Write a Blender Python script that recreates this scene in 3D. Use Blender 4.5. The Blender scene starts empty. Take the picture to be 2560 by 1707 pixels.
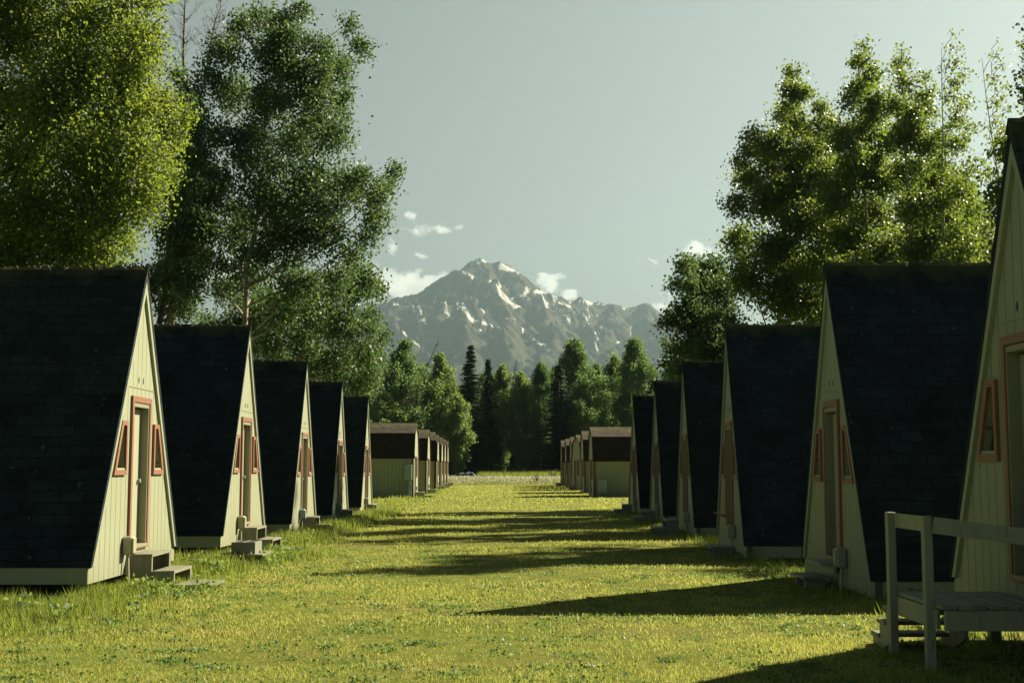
import bpy, math, random
import numpy as np
from mathutils import Vector, noise
from mathutils.geometry import tessellate_polygon
R = math.radians
C = bpy.context.scene.collection
SC = bpy.context.scene

# ---------------------------------------------------------------- camera, sky, sun, exposure
EYE = 1.6
FPX = 3153.0                       # focal length in pixels of the 2560 px wide frame
PITCH = math.atan((1169 - 853.5) / FPX)
YAW = math.atan((1280 - 1254) / FPX * math.cos(PITCH))
cam = bpy.data.cameras.new('camera')
camo = bpy.data.objects.new('camera', cam); C.objects.link(camo)
cam.sensor_width = 36; cam.lens = FPX / 2560 * 36
cam.clip_start = 0.1; cam.clip_end = 40000
camo.location = (0, 0, EYE)
camo.rotation_euler = (math.pi / 2 + PITCH, 0, -YAW)
SC.camera = camo

SUN = Vector((5.0, 3.0, 4.3)).normalized()          # direction towards the sun
sun = bpy.data.lights.new('sun', 'SUN'); suno = bpy.data.objects.new('sun', sun); C.objects.link(suno)
sun.energy = 5.0; sun.angle = R(0.5); sun.color = (1.0, 0.89, 0.64)
suno.rotation_euler = (-SUN).to_track_quat('-Z', 'Y').to_euler()
suno.location = SUN * 60

SC.view_settings.view_transform = 'Standard'
SC.view_settings.look = 'None'
SC.view_settings.exposure = 1.5
SC.view_settings.gamma = 1.0
SC.cycles.max_bounces = 8; SC.cycles.transmission_bounces = 6; SC.cycles.volume_bounces = 0
SC.cycles.use_denoising = True

def NT(nt):
    def mk(kind, **kw):
        n = nt.nodes.new(kind)
        for k, v in kw.items():
            if k.startswith('i_'):
                key = k[2:]
                key = int(key) if key.isdigit() else key.replace('_', ' ')
                n.inputs[key].default_value = v
            else: setattr(n, k, v)
        return n
    return mk, nt.links.new

def ramp(n, stops):
    cr = n.color_ramp
    while len(cr.elements) > 1: cr.elements.remove(cr.elements[-1])
    cr.elements[0].position = stops[0][0]; cr.elements[0].color = (*stops[0][1], 1)
    for p, c in stops[1:]:
        e = cr.elements.new(p); e.color = (*c, 1)

def rgb(*c): return (*c, 1)

def mixc(mk, ln, fac, a, b, blend='MIX'):
    m = mk('ShaderNodeMix', data_type='RGBA', blend_type=blend)
    for i, v in ((0, fac), (6, a), (7, b)):
        if isinstance(v, (int, float)): m.inputs[i].default_value = v
        elif isinstance(v, tuple): m.inputs[i].default_value = v if len(v) == 4 else (*v, 1)
        else: ln(v, m.inputs[i])
    return m.outputs[2]

def build_world():
    w = bpy.data.worlds.new('World'); SC.world = w; w.use_nodes = True
    nt = w.node_tree; nt.nodes.clear(); mk, ln = NT(nt)
    sky = mk('ShaderNodeTexSky', sky_type='NISHITA', sun_disc=False, sun_elevation=math.asin(SUN.z),
             sun_rotation=math.atan2(SUN.x, SUN.y), altitude=100, air_density=1.0, dust_density=2.2, ozone_density=1.6)
    hs = mk('ShaderNodeHueSaturation', i_Saturation=0.36); ln(sky.outputs[0], hs.inputs['Color'])
    tint = mk('ShaderNodeMix', data_type='RGBA', blend_type='MULTIPLY'); tint.inputs[0].default_value = 1
    ln(hs.outputs[0], tint.inputs[6]); tint.inputs[7].default_value = (0.645, 0.675, 0.575, 1)
    # clouds: soft noise inside a few patches of the sky (direction space)
    tc = mk('ShaderNodeTexCoord'); sp = mk('ShaderNodeSeparateXYZ'); ln(tc.outputs['Generated'], sp.inputs[0])
    def M(op, a, b=None, c=None):
        m = mk('ShaderNodeMath', operation=op)
        for i, v in enumerate((a, b, c)):
            if v is None: continue
            if isinstance(v, (int, float)): m.inputs[i].default_value = v
            else: ln(v, m.inputs[i])
        return m.outputs[0]
    ym = M('MAXIMUM', sp.outputs[1], 0.05)
    u = M('DIVIDE', sp.outputs[0], ym); v = M('DIVIDE', sp.outputs[2], ym)
    cmb = mk('ShaderNodeCombineXYZ'); ln(u, cmb.inputs[0]); ln(v, cmb.inputs[1])
    wn = mk('ShaderNodeTexNoise', i_Scale=75.0, i_Detail=5.0, i_Roughness=.6); ln(cmb.outputs[0], wn.inputs['Vector'])
    ws = mk('ShaderNodeSeparateXYZ'); ln(wn.outputs['Color'], ws.inputs[0])
    u = M('ADD', u, M('MULTIPLY', M('SUBTRACT', ws.outputs[0], .5), .020)); v = M('ADD', v, M('MULTIPLY', M('SUBTRACT', ws.outputs[1], .5), .016))
    n1 = mk('ShaderNodeTexNoise', i_Scale=60.0, i_Detail=9.0, i_Roughness=0.62); ln(cmb.outputs[0], n1.inputs['Vector'])
    n1.inputs['Distortion'].default_value = 0.25
    total = None
    # (x, y, rx, ry, strength) in tangent units
    D = 2897.0
    patches = [(940, 660, 100, 44, 1.7), (880, 650, 70, 34, 1.6), (985, 640, 44, 22, 1.5), (790, 640, 90, 60, 1.1), (1000, 640, 60, 24, 1.2), (700, 650, 110, 40, 1.0), (1268, 652, 28, 24, 1.4), (1310, 672, 34, 16, 1.15),
               (1252, 640, 16, 16, 1.2), (1602, 570, 42, 20, 1.3), (1640, 585, 40, 16, 1.1), (1525, 655, 38, 28, .75), (1495, 593, 26, 8, 0.7), (1530, 700, 40, 16, 0.95),
               (932, 487, 32, 15, 0.75), (955, 522, 36, 24, 0.78), (1008, 524, 28, 13, 0.7), (900, 560, 24, 24, 0.75), (963, 588, 36, 12, 0.8),
               (1045, 519, 22, 10, 0.8), (1052, 560, 24, 20, 0.6), (540, 600, 120, 90, .9), (2240, 560, 120, 60, .9)]
    for (px, py, rx, ry, s) in patches:
        cu, cv = (px - 1152) / D, (1074 - py) / D
        dx = M('MULTIPLY', M('SUBTRACT', u, cu), D / rx); dy = M('MULTIPLY', M('SUBTRACT', v, cv), D / ry)
        d = M('SQRT', M('ADD', M('MULTIPLY', dx, dx), M('MULTIPLY', dy, dy)))
        g = M('MULTIPLY', M('MAXIMUM', M('SUBTRACT', 1.35, d), 0.0), s)
        total = g if total is None else M('MAXIMUM', total, g)
    dens = M('ADD', total, M('MULTIPLY', M('SUBTRACT', n1.outputs[0], 0.52), 3.4))
    mask = mk('ShaderNodeMapRange', interpolation_type='SMOOTHSTEP'); ln(dens, mask.inputs[0])
    mask.inputs[1].default_value = 0.42; mask.inputs[2].default_value = 1.15
    msk = M('MULTIPLY', mask.outputs[0], M('MINIMUM', M('MULTIPLY', total, 2.2), 1.0))
    msk = M('MULTIPLY', msk, 0.82)
    # body of the cloud varies from cream to grey
    n2 = mk('ShaderNodeTexNoise', i_Scale=55.0, i_Detail=6.0); ln(cmb.outputs[0], n2.inputs['Vector'])
    cr = mk('ShaderNodeValToRGB'); ln(n2.outputs[0], cr.inputs[0]); ramp(cr, [(0.35, (7.6, 8.0, 7.0)), (0.62, (10.4, 10.3, 8.5))])
    mx = mk('ShaderNodeMix', data_type='RGBA'); ln(msk, mx.inputs[0]); ln(tint.outputs[2], mx.inputs[6]); ln(cr.outputs[0], mx.inputs[7])
    # sky dimmed overhead, dimmed and bluer behind the view, to set the fill light
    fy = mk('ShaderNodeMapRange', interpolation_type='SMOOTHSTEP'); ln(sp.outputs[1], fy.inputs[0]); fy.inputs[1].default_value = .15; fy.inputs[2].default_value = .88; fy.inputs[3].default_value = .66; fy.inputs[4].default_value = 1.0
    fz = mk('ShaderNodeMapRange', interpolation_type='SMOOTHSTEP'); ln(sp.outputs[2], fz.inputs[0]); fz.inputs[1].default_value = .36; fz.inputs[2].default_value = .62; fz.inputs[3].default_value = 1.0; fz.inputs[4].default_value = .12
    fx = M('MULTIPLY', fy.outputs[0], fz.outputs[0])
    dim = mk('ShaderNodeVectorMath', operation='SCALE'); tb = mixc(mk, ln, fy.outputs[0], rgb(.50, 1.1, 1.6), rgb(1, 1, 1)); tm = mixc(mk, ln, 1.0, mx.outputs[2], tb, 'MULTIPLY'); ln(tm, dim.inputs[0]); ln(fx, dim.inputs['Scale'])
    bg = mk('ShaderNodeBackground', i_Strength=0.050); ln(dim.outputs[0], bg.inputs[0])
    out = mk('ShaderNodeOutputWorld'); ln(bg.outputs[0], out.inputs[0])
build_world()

# ---------------------------------------------------------------- from a pixel of the photograph (2352 px wide view) to the place
_F = Vector((math.sin(YAW) * math.cos(PITCH), math.cos(YAW) * math.cos(PITCH), math.sin(PITCH)))
_R = Vector((math.cos(YAW), -math.sin(YAW), 0)); _U = _R.cross(_F); _E = Vector((0, 0, EYE))
KD = 2560 / 2352
def ray(px, py): return _F + _R * ((px * KD - 1280) / FPX) - _U * ((py * KD - 853.5) / FPX)
def at(px, py, Y):
    d = ray(px, py); return _E + d * (Y / d.y)

def smooth(a, b, t):
    t = np.clip((t - a) / (b - a), 0, 1); return t * t * (3 - 2 * t)
def gz(x, y):
    x = np.asarray(x, float); y = np.asarray(y, float)
    z = -0.07 * smooth(30, 60, y) + 0.62 * smooth(122, 165, y) + 0.7 * smooth(165, 260, y)
    return z + 0.012 * np.sin(x * 1.3 + y * .4) * np.sin(y * .9 - x * .3) * (1 - smooth(60, 90, y))
def gzf(x, y): return float(gz(x, y))

# ---------------------------------------------------------------- mesh helpers
def fast_mesh(name, V, F):
    """V (n,3), F (m,k) all faces with k corners"""
    me = bpy.data.meshes.new(name)
    V = np.asarray(V, np.float32); F = np.asarray(F, np.int32); m, k = F.shape
    me.vertices.add(len(V)); me.vertices.foreach_set('co', V.ravel())
    me.loops.add(m * k); me.loops.foreach_set('vertex_index', F.ravel())
    me.polygons.add(m); me.polygons.foreach_set('loop_start', np.arange(0, m * k, k, dtype=np.int32))
    me.polygons.foreach_set('loop_total', np.full(m, k, np.int32))
    me.update(calc_edges=True)
    return me

def link(name, me, mat, parent=None, smoothf=False):
    o = bpy.data.objects.new(name, me); C.objects.link(o)
    if mat is not None:
        for mm in (mat if isinstance(mat, (list, tuple)) else [mat]): me.materials.append(mm)
    if parent is not None: o.parent = parent
    if smoothf: me.polygons.foreach_set('use_smooth', np.ones(len(me.polygons), bool))
    return o

def empty(name, loc=(0, 0, 0), rz=0.0):
    o = bpy.data.objects.new(name, None); C.objects.link(o); o.location = loc; o.rotation_euler = (0, 0, rz)
    o.empty_display_size = .3
    return o

def tag(o, label=None, cat=None, group=None, kind=None):
    if label: o['label'] = label
    if cat: o['category'] = cat
    if group: o['group'] = group
    if kind: o['kind'] = kind
    return o

def copy_tree(o, parent=None):
    c = o.copy(); C.objects.link(c); c.parent = parent
    for ch in list(o.children): copy_tree(ch, c)
    return c

class MB:
    def __init__(s): s.v = []; s.f = []
    def add(s, vs, fs):
        b = len(s.v); s.v += [tuple(p) for p in vs]; s.f += [tuple(b + i for i in f) for f in fs]; return s
    def box(s, x0, x1, y0, y1, z0, z1, jit=0, bev=0):
        if bev:
            b = min(bev, (x1 - x0) * .45, (y1 - y0) * .45, (z1 - z0) * .45)
            vs = []; idx = {}
            for ix, X in enumerate((x0, x1)):
                for iy, Y in enumerate((y0, y1)):
                    for iz, Z in enumerate((z0, z1)):
                        sx, sy, sz = (1 if ix == 0 else -1), (1 if iy == 0 else -1), (1 if iz == 0 else -1)
                        idx[ix, iy, iz, 0] = len(vs); vs.append((X, Y + sy * b, Z + sz * b))
                        idx[ix, iy, iz, 1] = len(vs); vs.append((X + sx * b, Y, Z + sz * b))
                        idx[ix, iy, iz, 2] = len(vs); vs.append((X + sx * b, Y + sy * b, Z))
            fs = []
            q = [(0, 0), (1, 0), (1, 1), (0, 1)]
            for i in (0, 1):
                f = [idx[i, a, c, 0] for a, c in q]; fs.append(f if i else f[::-1])
                f = [idx[c, i, a, 1] for a, c in q]; fs.append(f if i else f[::-1])
                f = [idx[a, c, i, 2] for a, c in q]; fs.append(f if i else f[::-1])
            for a in (0, 1):
                for c in (0, 1):
                    fs.append([idx[0, a, c, 1], idx[1, a, c, 1], idx[1, a, c, 2], idx[0, a, c, 2]])
                    fs.append([idx[a, 0, c, 0], idx[a, 1, c, 0], idx[a, 1, c, 2], idx[a, 0, c, 2]])
                    fs.append([idx[a, c, 0, 0], idx[a, c, 1, 0], idx[a, c, 1, 1], idx[a, c, 0, 1]])
                    for e in (0, 1): fs.append([idx[a, c, e, 0], idx[a, c, e, 1], idx[a, c, e, 2]])
            return s.add(vs, fs)
        vs = [(x, y, z) for x in (x0, x1) for y in (y0, y1) for z in (z0, z1)]
        if jit: vs = [(a + random.uniform(-jit, jit), b + random.uniform(-jit, jit), c + random.uniform(-jit, jit)) for a, b, c in vs]
        return s.add(vs, [(0, 1, 3, 2), (4, 6, 7, 5), (0, 4, 5, 1), (2, 3, 7, 6), (0, 2, 6, 4), (1, 5, 7, 3)])
    def beam(s, p, q, w, h, up=(0, 0, 1)):
        p, q = Vector(p), Vector(q); d = (q - p).normalized(); a = d.cross(Vector(up)).normalized(); b = a.cross(d)
        vs = [P + a * (sx * w / 2) + b * (sz * h / 2) for P in (p, q) for sx, sz in ((-1, -1), (1, -1), (1, 1), (-1, 1))]
        return s.add(vs, [(3, 2, 1, 0), (4, 5, 6, 7), (0, 1, 5, 4), (1, 2, 6, 5), (2, 3, 7, 6), (3, 0, 4, 7)])
    def prism(s, poly, a0, a1, axis='x'):
        """poly of (u,v) in the plane across the axis, extruded from a0 to a1"""
        n = len(poly)
        P = (lambda a, u, v: (a, u, v)) if axis == 'x' else (lambda a, u, v: (u, a, v)) if axis == 'y' else (lambda a, u, v: (u, v, a))
        vs = [P(a0, u, v) for u, v in poly] + [P(a1, u, v) for u, v in poly]
        fs = [tuple(range(n))[::-1], tuple(range(n, 2 * n))] + [(i, (i + 1) % n, n + (i + 1) % n, n + i) for i in range(n)]
        return s.add(vs, fs)
    def plate(s, outer, holes, x0, x1):
        """a board across x with holes; coordinates (y,z)"""
        loops = [outer] + holes
        tri = tessellate_polygon([[Vector((a, b, 0)) for a, b in l] for l in loops])
        flat = [p for l in loops for p in l]; n = len(flat)
        vs = [(x1, a, b) for a, b in flat] + [(x0, a, b) for a, b in flat]
        fs = []
        for t in tri:
            a, b, c = [Vector(flat[i]) for i in t]
            cr = (b - a).cross(c - a)
            t = tuple(t) if cr > 0 else tuple(t)[::-1]
            fs.append(t); fs.append(tuple(i + n for i in t[::-1]))
        k = 0
        for l in loops:
            m = len(l)
            for i in range(m): fs.append((k + i, k + (i + 1) % m, n + k + (i + 1) % m, n + k + i))
            k += m
        return s.add(vs, fs)
    def tube(s, pts, rad, seg=8, cap=True):
        pts = [Vector(p) for p in pts]; rings = []
        for i, p in enumerate(pts):
            d = (pts[min(i + 1, len(pts) - 1)] - pts[max(i - 1, 0)]).normalized()
            a = d.cross(Vector((0, 0, 1)) if abs(d.z) < .95 else Vector((1, 0, 0))).normalized(); b = d.cross(a)
            r = rad[i] if isinstance(rad, (list, tuple)) else rad
            rings.append([p + a * (math.cos(t) * r) + b * (math.sin(t) * r) for t in [2 * math.pi * k / seg for k in range(seg)]])
        vs = [q for r_ in rings for q in r_]; fs = []
        for i in range(len(pts) - 1):
            for k in range(seg):
                fs.append((i * seg + k, i * seg + (k + 1) % seg, (i + 1) * seg + (k + 1) % seg, (i + 1) * seg + k))
        if cap: fs.append(tuple(range(seg))[::-1]); fs.append(tuple(range(len(vs) - seg, len(vs))))
        return s.add(vs, fs)
    def build(s, name, mat, parent=None, smoothf=False):
        me = bpy.data.meshes.new(name); me.from_pydata(s.v, [], s.f); me.update()
        import bmesh
        bm = bmesh.new(); bm.from_mesh(me); bmesh.ops.recalc_face_normals(bm, faces=bm.faces); bm.to_mesh(me); bm.free()
        return link(name, me, mat, parent, smoothf)

# ---------------------------------------------------------------- materials
def mat(name):
    m = bpy.data.materials.new(name); m.use_nodes = True
    nt = m.node_tree; nt.nodes.clear(); mk, ln = NT(nt)
    out = mk('ShaderNodeOutputMaterial'); b = mk('ShaderNodeBsdfPrincipled'); ln(b.outputs[0], out.inputs[0])
    return m, mk, ln, b, out

def paint(name, col, dirt=(0.22, 0.19, 0.12), rough=.6, amount=.5, grain=(1, 1, .12), bump=.25, chips=0.0, chipcol=(.16, .13, .1)):
    m, mk, ln, b, out = mat(name)
    tc = mk('ShaderNodeTexCoord'); oi = mk('ShaderNodeObjectInfo')
    mp = mk('ShaderNodeMapping'); ln(tc.outputs['Object'], mp.inputs[0]); mp.inputs['Scale'].default_value = (grain[0], grain[1], grain[2])
    add = mk('ShaderNodeVectorMath', operation='ADD'); ln(mp.outputs[0], add.inputs[0]); ln(oi.outputs['Location'], add.inputs[1])
    n = mk('ShaderNodeTexNoise', i_Scale=9.0, i_Detail=8.0, i_Roughness=.65); ln(add.outputs[0], n.inputs['Vector'])
    n3 = mk('ShaderNodeTexNoise', i_Scale=1.3, i_Detail=4.0); ln(add.outputs[0], n3.inputs['Vector'])
    r = mk('ShaderNodeMapRange'); ln(n.outputs[0], r.inputs[0]); r.inputs[1].default_value = .48; r.inputs[2].default_value = .8
    r.inputs[4].default_value = amount
    c = mixc(mk, ln, r.outputs[0], rgb(*col), rgb(*dirt))
    r2 = mk('ShaderNodeMapRange'); ln(n3.outputs[0], r2.inputs[0]); r2.inputs[1].default_value = .4; r2.inputs[2].default_value = .75; r2.inputs[4].default_value = .22
    c = mixc(mk, ln, r2.outputs[0], c, rgb(*[k * .72 for k in col]))
    if chips:
        n4 = mk('ShaderNodeTexNoise', i_Scale=34.0, i_Detail=3.0); ln(add.outputs[0], n4.inputs['Vector'])
        r4 = mk('ShaderNodeMapRange'); ln(n4.outputs[0], r4.inputs[0]); r4.inputs[1].default_value = .70 - chips * .1; r4.inputs[2].default_value = .73 - chips * .1
        c = mixc(mk, ln, r4.outputs[0], c, rgb(*chipcol))
    ln(c, b.inputs['Base Color']); b.inputs['Roughness'].default_value = rough
    bp = mk('ShaderNodeBump', i_Strength=bump, i_Distance=.01); ln(n.outputs[0], bp.inputs['Height']); ln(bp.outputs[0], b.inputs['Normal'])
    return m

def siding(name, col, axis=1, pitch=.203):
    """plywood siding with routed vertical grooves"""
    m, mk, ln, b, out = mat(name)
    tc = mk('ShaderNodeTexCoord'); oi = mk('ShaderNodeObjectInfo'); sp = mk('ShaderNodeSeparateXYZ'); ln(tc.outputs['Object'], sp.inputs[0])
    def M(op, a, b_=None):
        q = mk('ShaderNodeMath', operation=op)
        for i, v in enumerate((a, b_)):
            if v is None: continue
            if isinstance(v, (int, float)): q.inputs[i].default_value = v
            else: ln(v, q.inputs[i])
        return q.outputs[0]
    t = M('FRACT', M('ADD', M('DIVIDE', sp.outputs[axis], pitch), 100.37))
    d = M('ABSOLUTE', M('SUBTRACT', t, .5))                       # 0 in the groove
    g = mk('ShaderNodeMapRange', interpolation_type='SMOOTHSTEP'); ln(d, g.inputs[0]); g.inputs[1].default_value = .02; g.inputs[2].default_value = .055
    # g = 0 in groove, 1 on board
    ofs = mk('ShaderNodeVectorMath', operation='ADD'); ln(tc.outputs['Object'], ofs.inputs[0]); ln(oi.outputs['Location'], ofs.inputs[1])
    mp = mk('ShaderNodeMapping'); ln(ofs.outputs[0], mp.inputs[0]); mp.inputs['Scale'].default_value = (14, 14, .9)
    n = mk('ShaderNodeTexNoise', i_Scale=4.0, i_Detail=8.0, i_Roughness=.6); ln(mp.outputs[0], n.inputs['Vector'])
    n2 = mk('ShaderNodeTexNoise', i_Scale=1.1, i_Detail=5.0); ln(ofs.outputs[0], n2.inputs['Vector'])
    n4 = mk('ShaderNodeTexNoise', i_Scale=17.0, i_Detail=2.0); ln(ofs.outputs[0], n4.inputs['Vector'])
    r2 = mk('ShaderNodeMapRange'); ln(n2.outputs[0], r2.inputs[0]); r2.inputs[1].default_value = .42; r2.inputs[2].default_value = .8; r2.inputs[4].default_value = .5
    c = mixc(mk, ln, r2.outputs[0], rgb(*col), rgb(col[0] * .80, col[1] * .80, col[2] * .68))
    r1 = mk('ShaderNodeMapRange'); ln(n.outputs[0], r1.inputs[0]); r1.inputs[1].default_value = .50; r1.inputs[2].default_value = .76; r1.inputs[4].default_value = .5
    c = mixc(mk, ln, r1.outputs[0], c, rgb(col[0] * .6, col[1] * .58, col[2] * .45))
    r4 = mk('ShaderNodeMapRange'); ln(n4.outputs[0], r4.inputs[0]); r4.inputs[1].default_value = .735; r4.inputs[2].default_value = .75
    c = mixc(mk, ln, r4.outputs[0], c, rgb(.12, .1, .06))
    # splashed dirt near the bottom edge
    zz = mk('ShaderNodeMapRange'); ln(M('ADD', sp.outputs[2], M('MULTIPLY', n2.outputs[0], -.5)), zz.inputs[0]); zz.inputs[1].default_value = -.3; zz.inputs[2].default_value = .25
    zz.inputs[3].default_value = .5; zz.inputs[4].default_value = 0
    c = mixc(mk, ln, zz.outputs[0], c, rgb(.20, .19, .12))
    c = mixc(mk, ln, g.outputs[0], rgb(col[0] * .42, col[1] * .42, col[2] * .36), c)
    ln(c, b.inputs['Base Color']); b.inputs['Roughness'].default_value = .62
    h = M('ADD', M('MULTIPLY', g.outputs[0], 1.0), M('MULTIPLY', n.outputs[0], .22))
    bp = mk('ShaderNodeBump', i_Strength=.7, i_Distance=.012); ln(h, bp.inputs['Height']); ln(bp.outputs[0], b.inputs['Normal'])
    return m

def shingles(name, dark, light, zk=1.0, row=.155, wid=.30, moss=.5, ridge_z=4.2):
    """courses of shingles on a slope that runs along x: (x, height)"""
    m, mk, ln, b, out = mat(name)
    tc = mk('ShaderNodeTexCoord'); oi = mk('ShaderNodeObjectInfo'); sp = mk('ShaderNodeSeparateXYZ'); ln(tc.outputs['Object'], sp.inputs[0])
    def M(op, a, b_=None):
        q = mk('ShaderNodeMath', operation=op)
        for i, v in enumerate((a, b_)):
            if v is None: continue
            if isinstance(v, (int, float)): q.inputs[i].default_value = v
            else: ln(v, q.inputs[i])
        return q.outputs[0]
    rnd = M('MULTIPLY', oi.outputs['Random'], 17.0)
    ofs = mk('ShaderNodeVectorMath', operation='ADD'); ln(tc.outputs['Object'], ofs.inputs[0]); ln(oi.outputs['Location'], ofs.inputs[1])
    wob = mk('ShaderNodeTexNoise', i_Scale=1.7, i_Detail=3.0); ln(ofs.outputs[0], wob.inputs['Vector'])
    wv = M('MULTIPLY', M('SUBTRACT', wob.outputs[0], .5), .07)
    cmb = mk('ShaderNodeCombineXYZ'); ln(M('ADD', sp.outputs[0], rnd), cmb.inputs[0])
    ln(M('ADD', M('MULTIPLY', sp.outputs[2], zk), wv), cmb.inputs[1])
    br = mk('ShaderNodeTexBrick', i_Scale=1.0, i_Mortar_Size=.006, i_Mortar_Smooth=.3, i_Bias=0.0, i_Brick_Width=wid, i_Row_Height=row)
    br.offset = .5; br.inputs['Color1'].default_value = (.0, .0, .0, 1); br.inputs['Color2'].default_value = (1, 1, 1, 1); br.inputs['Mortar'].default_value = (.5, .5, .5, 1)
    ln(cmb.outputs[0], br.inputs['Vector'])
    n = mk('ShaderNodeTexNoise', i_Scale=2.2, i_Detail=6.0, i_Roughness=.65); ln(ofs.outputs[0], n.inputs['Vector'])
    f = mk('ShaderNodeTexNoise', i_Scale=70.0, i_Detail=3.0); ln(ofs.outputs[0], f.inputs['Vector'])
    fac = M('ADD', M('MULTIPLY', br.outputs[0], .30), M('MULTIPLY', M('SUBTRACT', n.outputs[0], .36), 1.7))
    c = mixc(mk, ln, fac, rgb(*dark), rgb(*light))
    # edge shadow line comes from bump; the joints themselves hold dirt
    c = mixc(mk, ln, br.outputs[1], c, rgb(*[k * .6 for k in dark]))
    # pale lichen specks
    v = mk('ShaderNodeTexNoise', i_Scale=11.0, i_Detail=4.0, i_Roughness=.7); ln(ofs.outputs[0], v.inputs['Vector'])
    r = mk('ShaderNodeMapRange'); ln(v.outputs[0], r.inputs[0]); r.inputs[1].default_value = .66; r.inputs[2].default_value = .72; r.inputs[4].default_value = .75
    c = mixc(mk, ln, r.outputs[0], c, rgb(.16, .19, .16))
    # moss by the ridge
    mz = mk('ShaderNodeMapRange'); ln(M('ADD', sp.outputs[2], M('MULTIPLY', M('SUBTRACT', n.outputs[0], .5), .9)), mz.inputs[0])
    mz.inputs[1].default_value = ridge_z - .25; mz.inputs[2].default_value = ridge_z + .02; mz.inputs[4].default_value = moss
    c = mixc(mk, ln, mz.outputs[0], c, rgb(.10, .105, .035))
    ln(c, b.inputs['Base Color']); b.inputs['Roughness'].default_value = .92; b.inputs['Specular IOR Level'].default_value = .15
    # each course is a sawtooth: thick at its lower edge
    saw = M('SUBTRACT', 1.0, M('FRACT', M('DIVIDE', M('ADD', M('MULTIPLY', sp.outputs[2], zk), wv), row)))
    h = M('ADD', M('ADD', M('MULTIPLY', saw, 1.0), M('MULTIPLY', br.outputs[0], .35)), M('ADD', M('MULTIPLY', br.outputs[1], -.8), M('MULTIPLY', f.outputs[0], .3)))
    bp = mk('ShaderNodeBump', i_Strength=.8, i_Distance=.012); ln(h, bp.inputs['Height']); ln(bp.outputs[0], b.inputs['Normal'])
    return m

def leafmat(name, c1, c2, trans, back=.45, rough=.38, spec=.5, patch=None):
    m, mk, ln, b, out = mat(name)
    g = mk('ShaderNodeNewGeometry')
    cr = mk('ShaderNodeValToRGB'); ln(g.outputs['Random Per Island'], cr.inputs[0])
    ramp(cr, [(0, c1), (.6, tuple((a + b_) / 2 for a, b_ in zip(c1, c2))), (1, c2)])
    col = cr.outputs[0]
    if patch:
        tc = mk('ShaderNodeTexCoord'); pn = mk('ShaderNodeTexNoise', i_Scale=patch[0], i_Detail=5.0, i_Roughness=.65); ln(tc.outputs['Object'], pn.inputs['Vector'])
        pr = mk('ShaderNodeMapRange'); ln(pn.outputs[0], pr.inputs[0]); pr.inputs[1].default_value = .50; pr.inputs[2].default_value = .66; pr.inputs[4].default_value = .75
        col = mixc(mk, ln, pr.outputs[0], col, rgb(*patch[1]))
        pq = mk('ShaderNodeMapRange'); ln(pn.outputs[0], pq.inputs[0]); pq.inputs[1].default_value = .46; pq.inputs[2].default_value = .34; pq.inputs[4].default_value = .8
        col = mixc(mk, ln, pq.outputs[0], col, rgb(*patch[2]))
    ln(col, b.inputs['Base Color']); b.inputs['Roughness'].default_value = rough; b.inputs['Specular IOR Level'].default_value = spec
    tr = mk('ShaderNodeBsdfTranslucent')
    c = mixc(mk, ln, .6 if patch else .75, col, rgb(*trans)); ln(c, tr.inputs[0])
    mx = mk('ShaderNodeMixShader', i_0=back); ln(b.outputs[0], mx.inputs[1]); ln(tr.outputs[0], mx.inputs[2]); ln(mx.outputs[0], out.inputs[0])
    return m

def bark(name, c1, c2, scale=(3, 3, 9)):
    m, mk, ln, b, out = mat(name)
    tc = mk('ShaderNodeTexCoord'); mp = mk('ShaderNodeMapping'); ln(tc.outputs['Object'], mp.inputs[0]); mp.inputs['Scale'].default_value = scale
    n = mk('ShaderNodeTexNoise', i_Scale=1.6, i_Detail=6.0, i_Roughness=.7); ln(mp.outputs[0], n.inputs['Vector'])
    cr = mk('ShaderNodeValToRGB'); ln(n.outputs[0], cr.inputs[0]); ramp(cr, [(.38, c1), (.62, c2)])
    ln(cr.outputs[0], b.inputs['Base Color']); b.inputs['Roughness'].default_value = .85
    bp = mk('ShaderNodeBump', i_Strength=.5, i_Distance=.02); ln(n.outputs[0], bp.inputs['Height']); ln(bp.outputs[0], b.inputs['Normal'])
    return m

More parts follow.
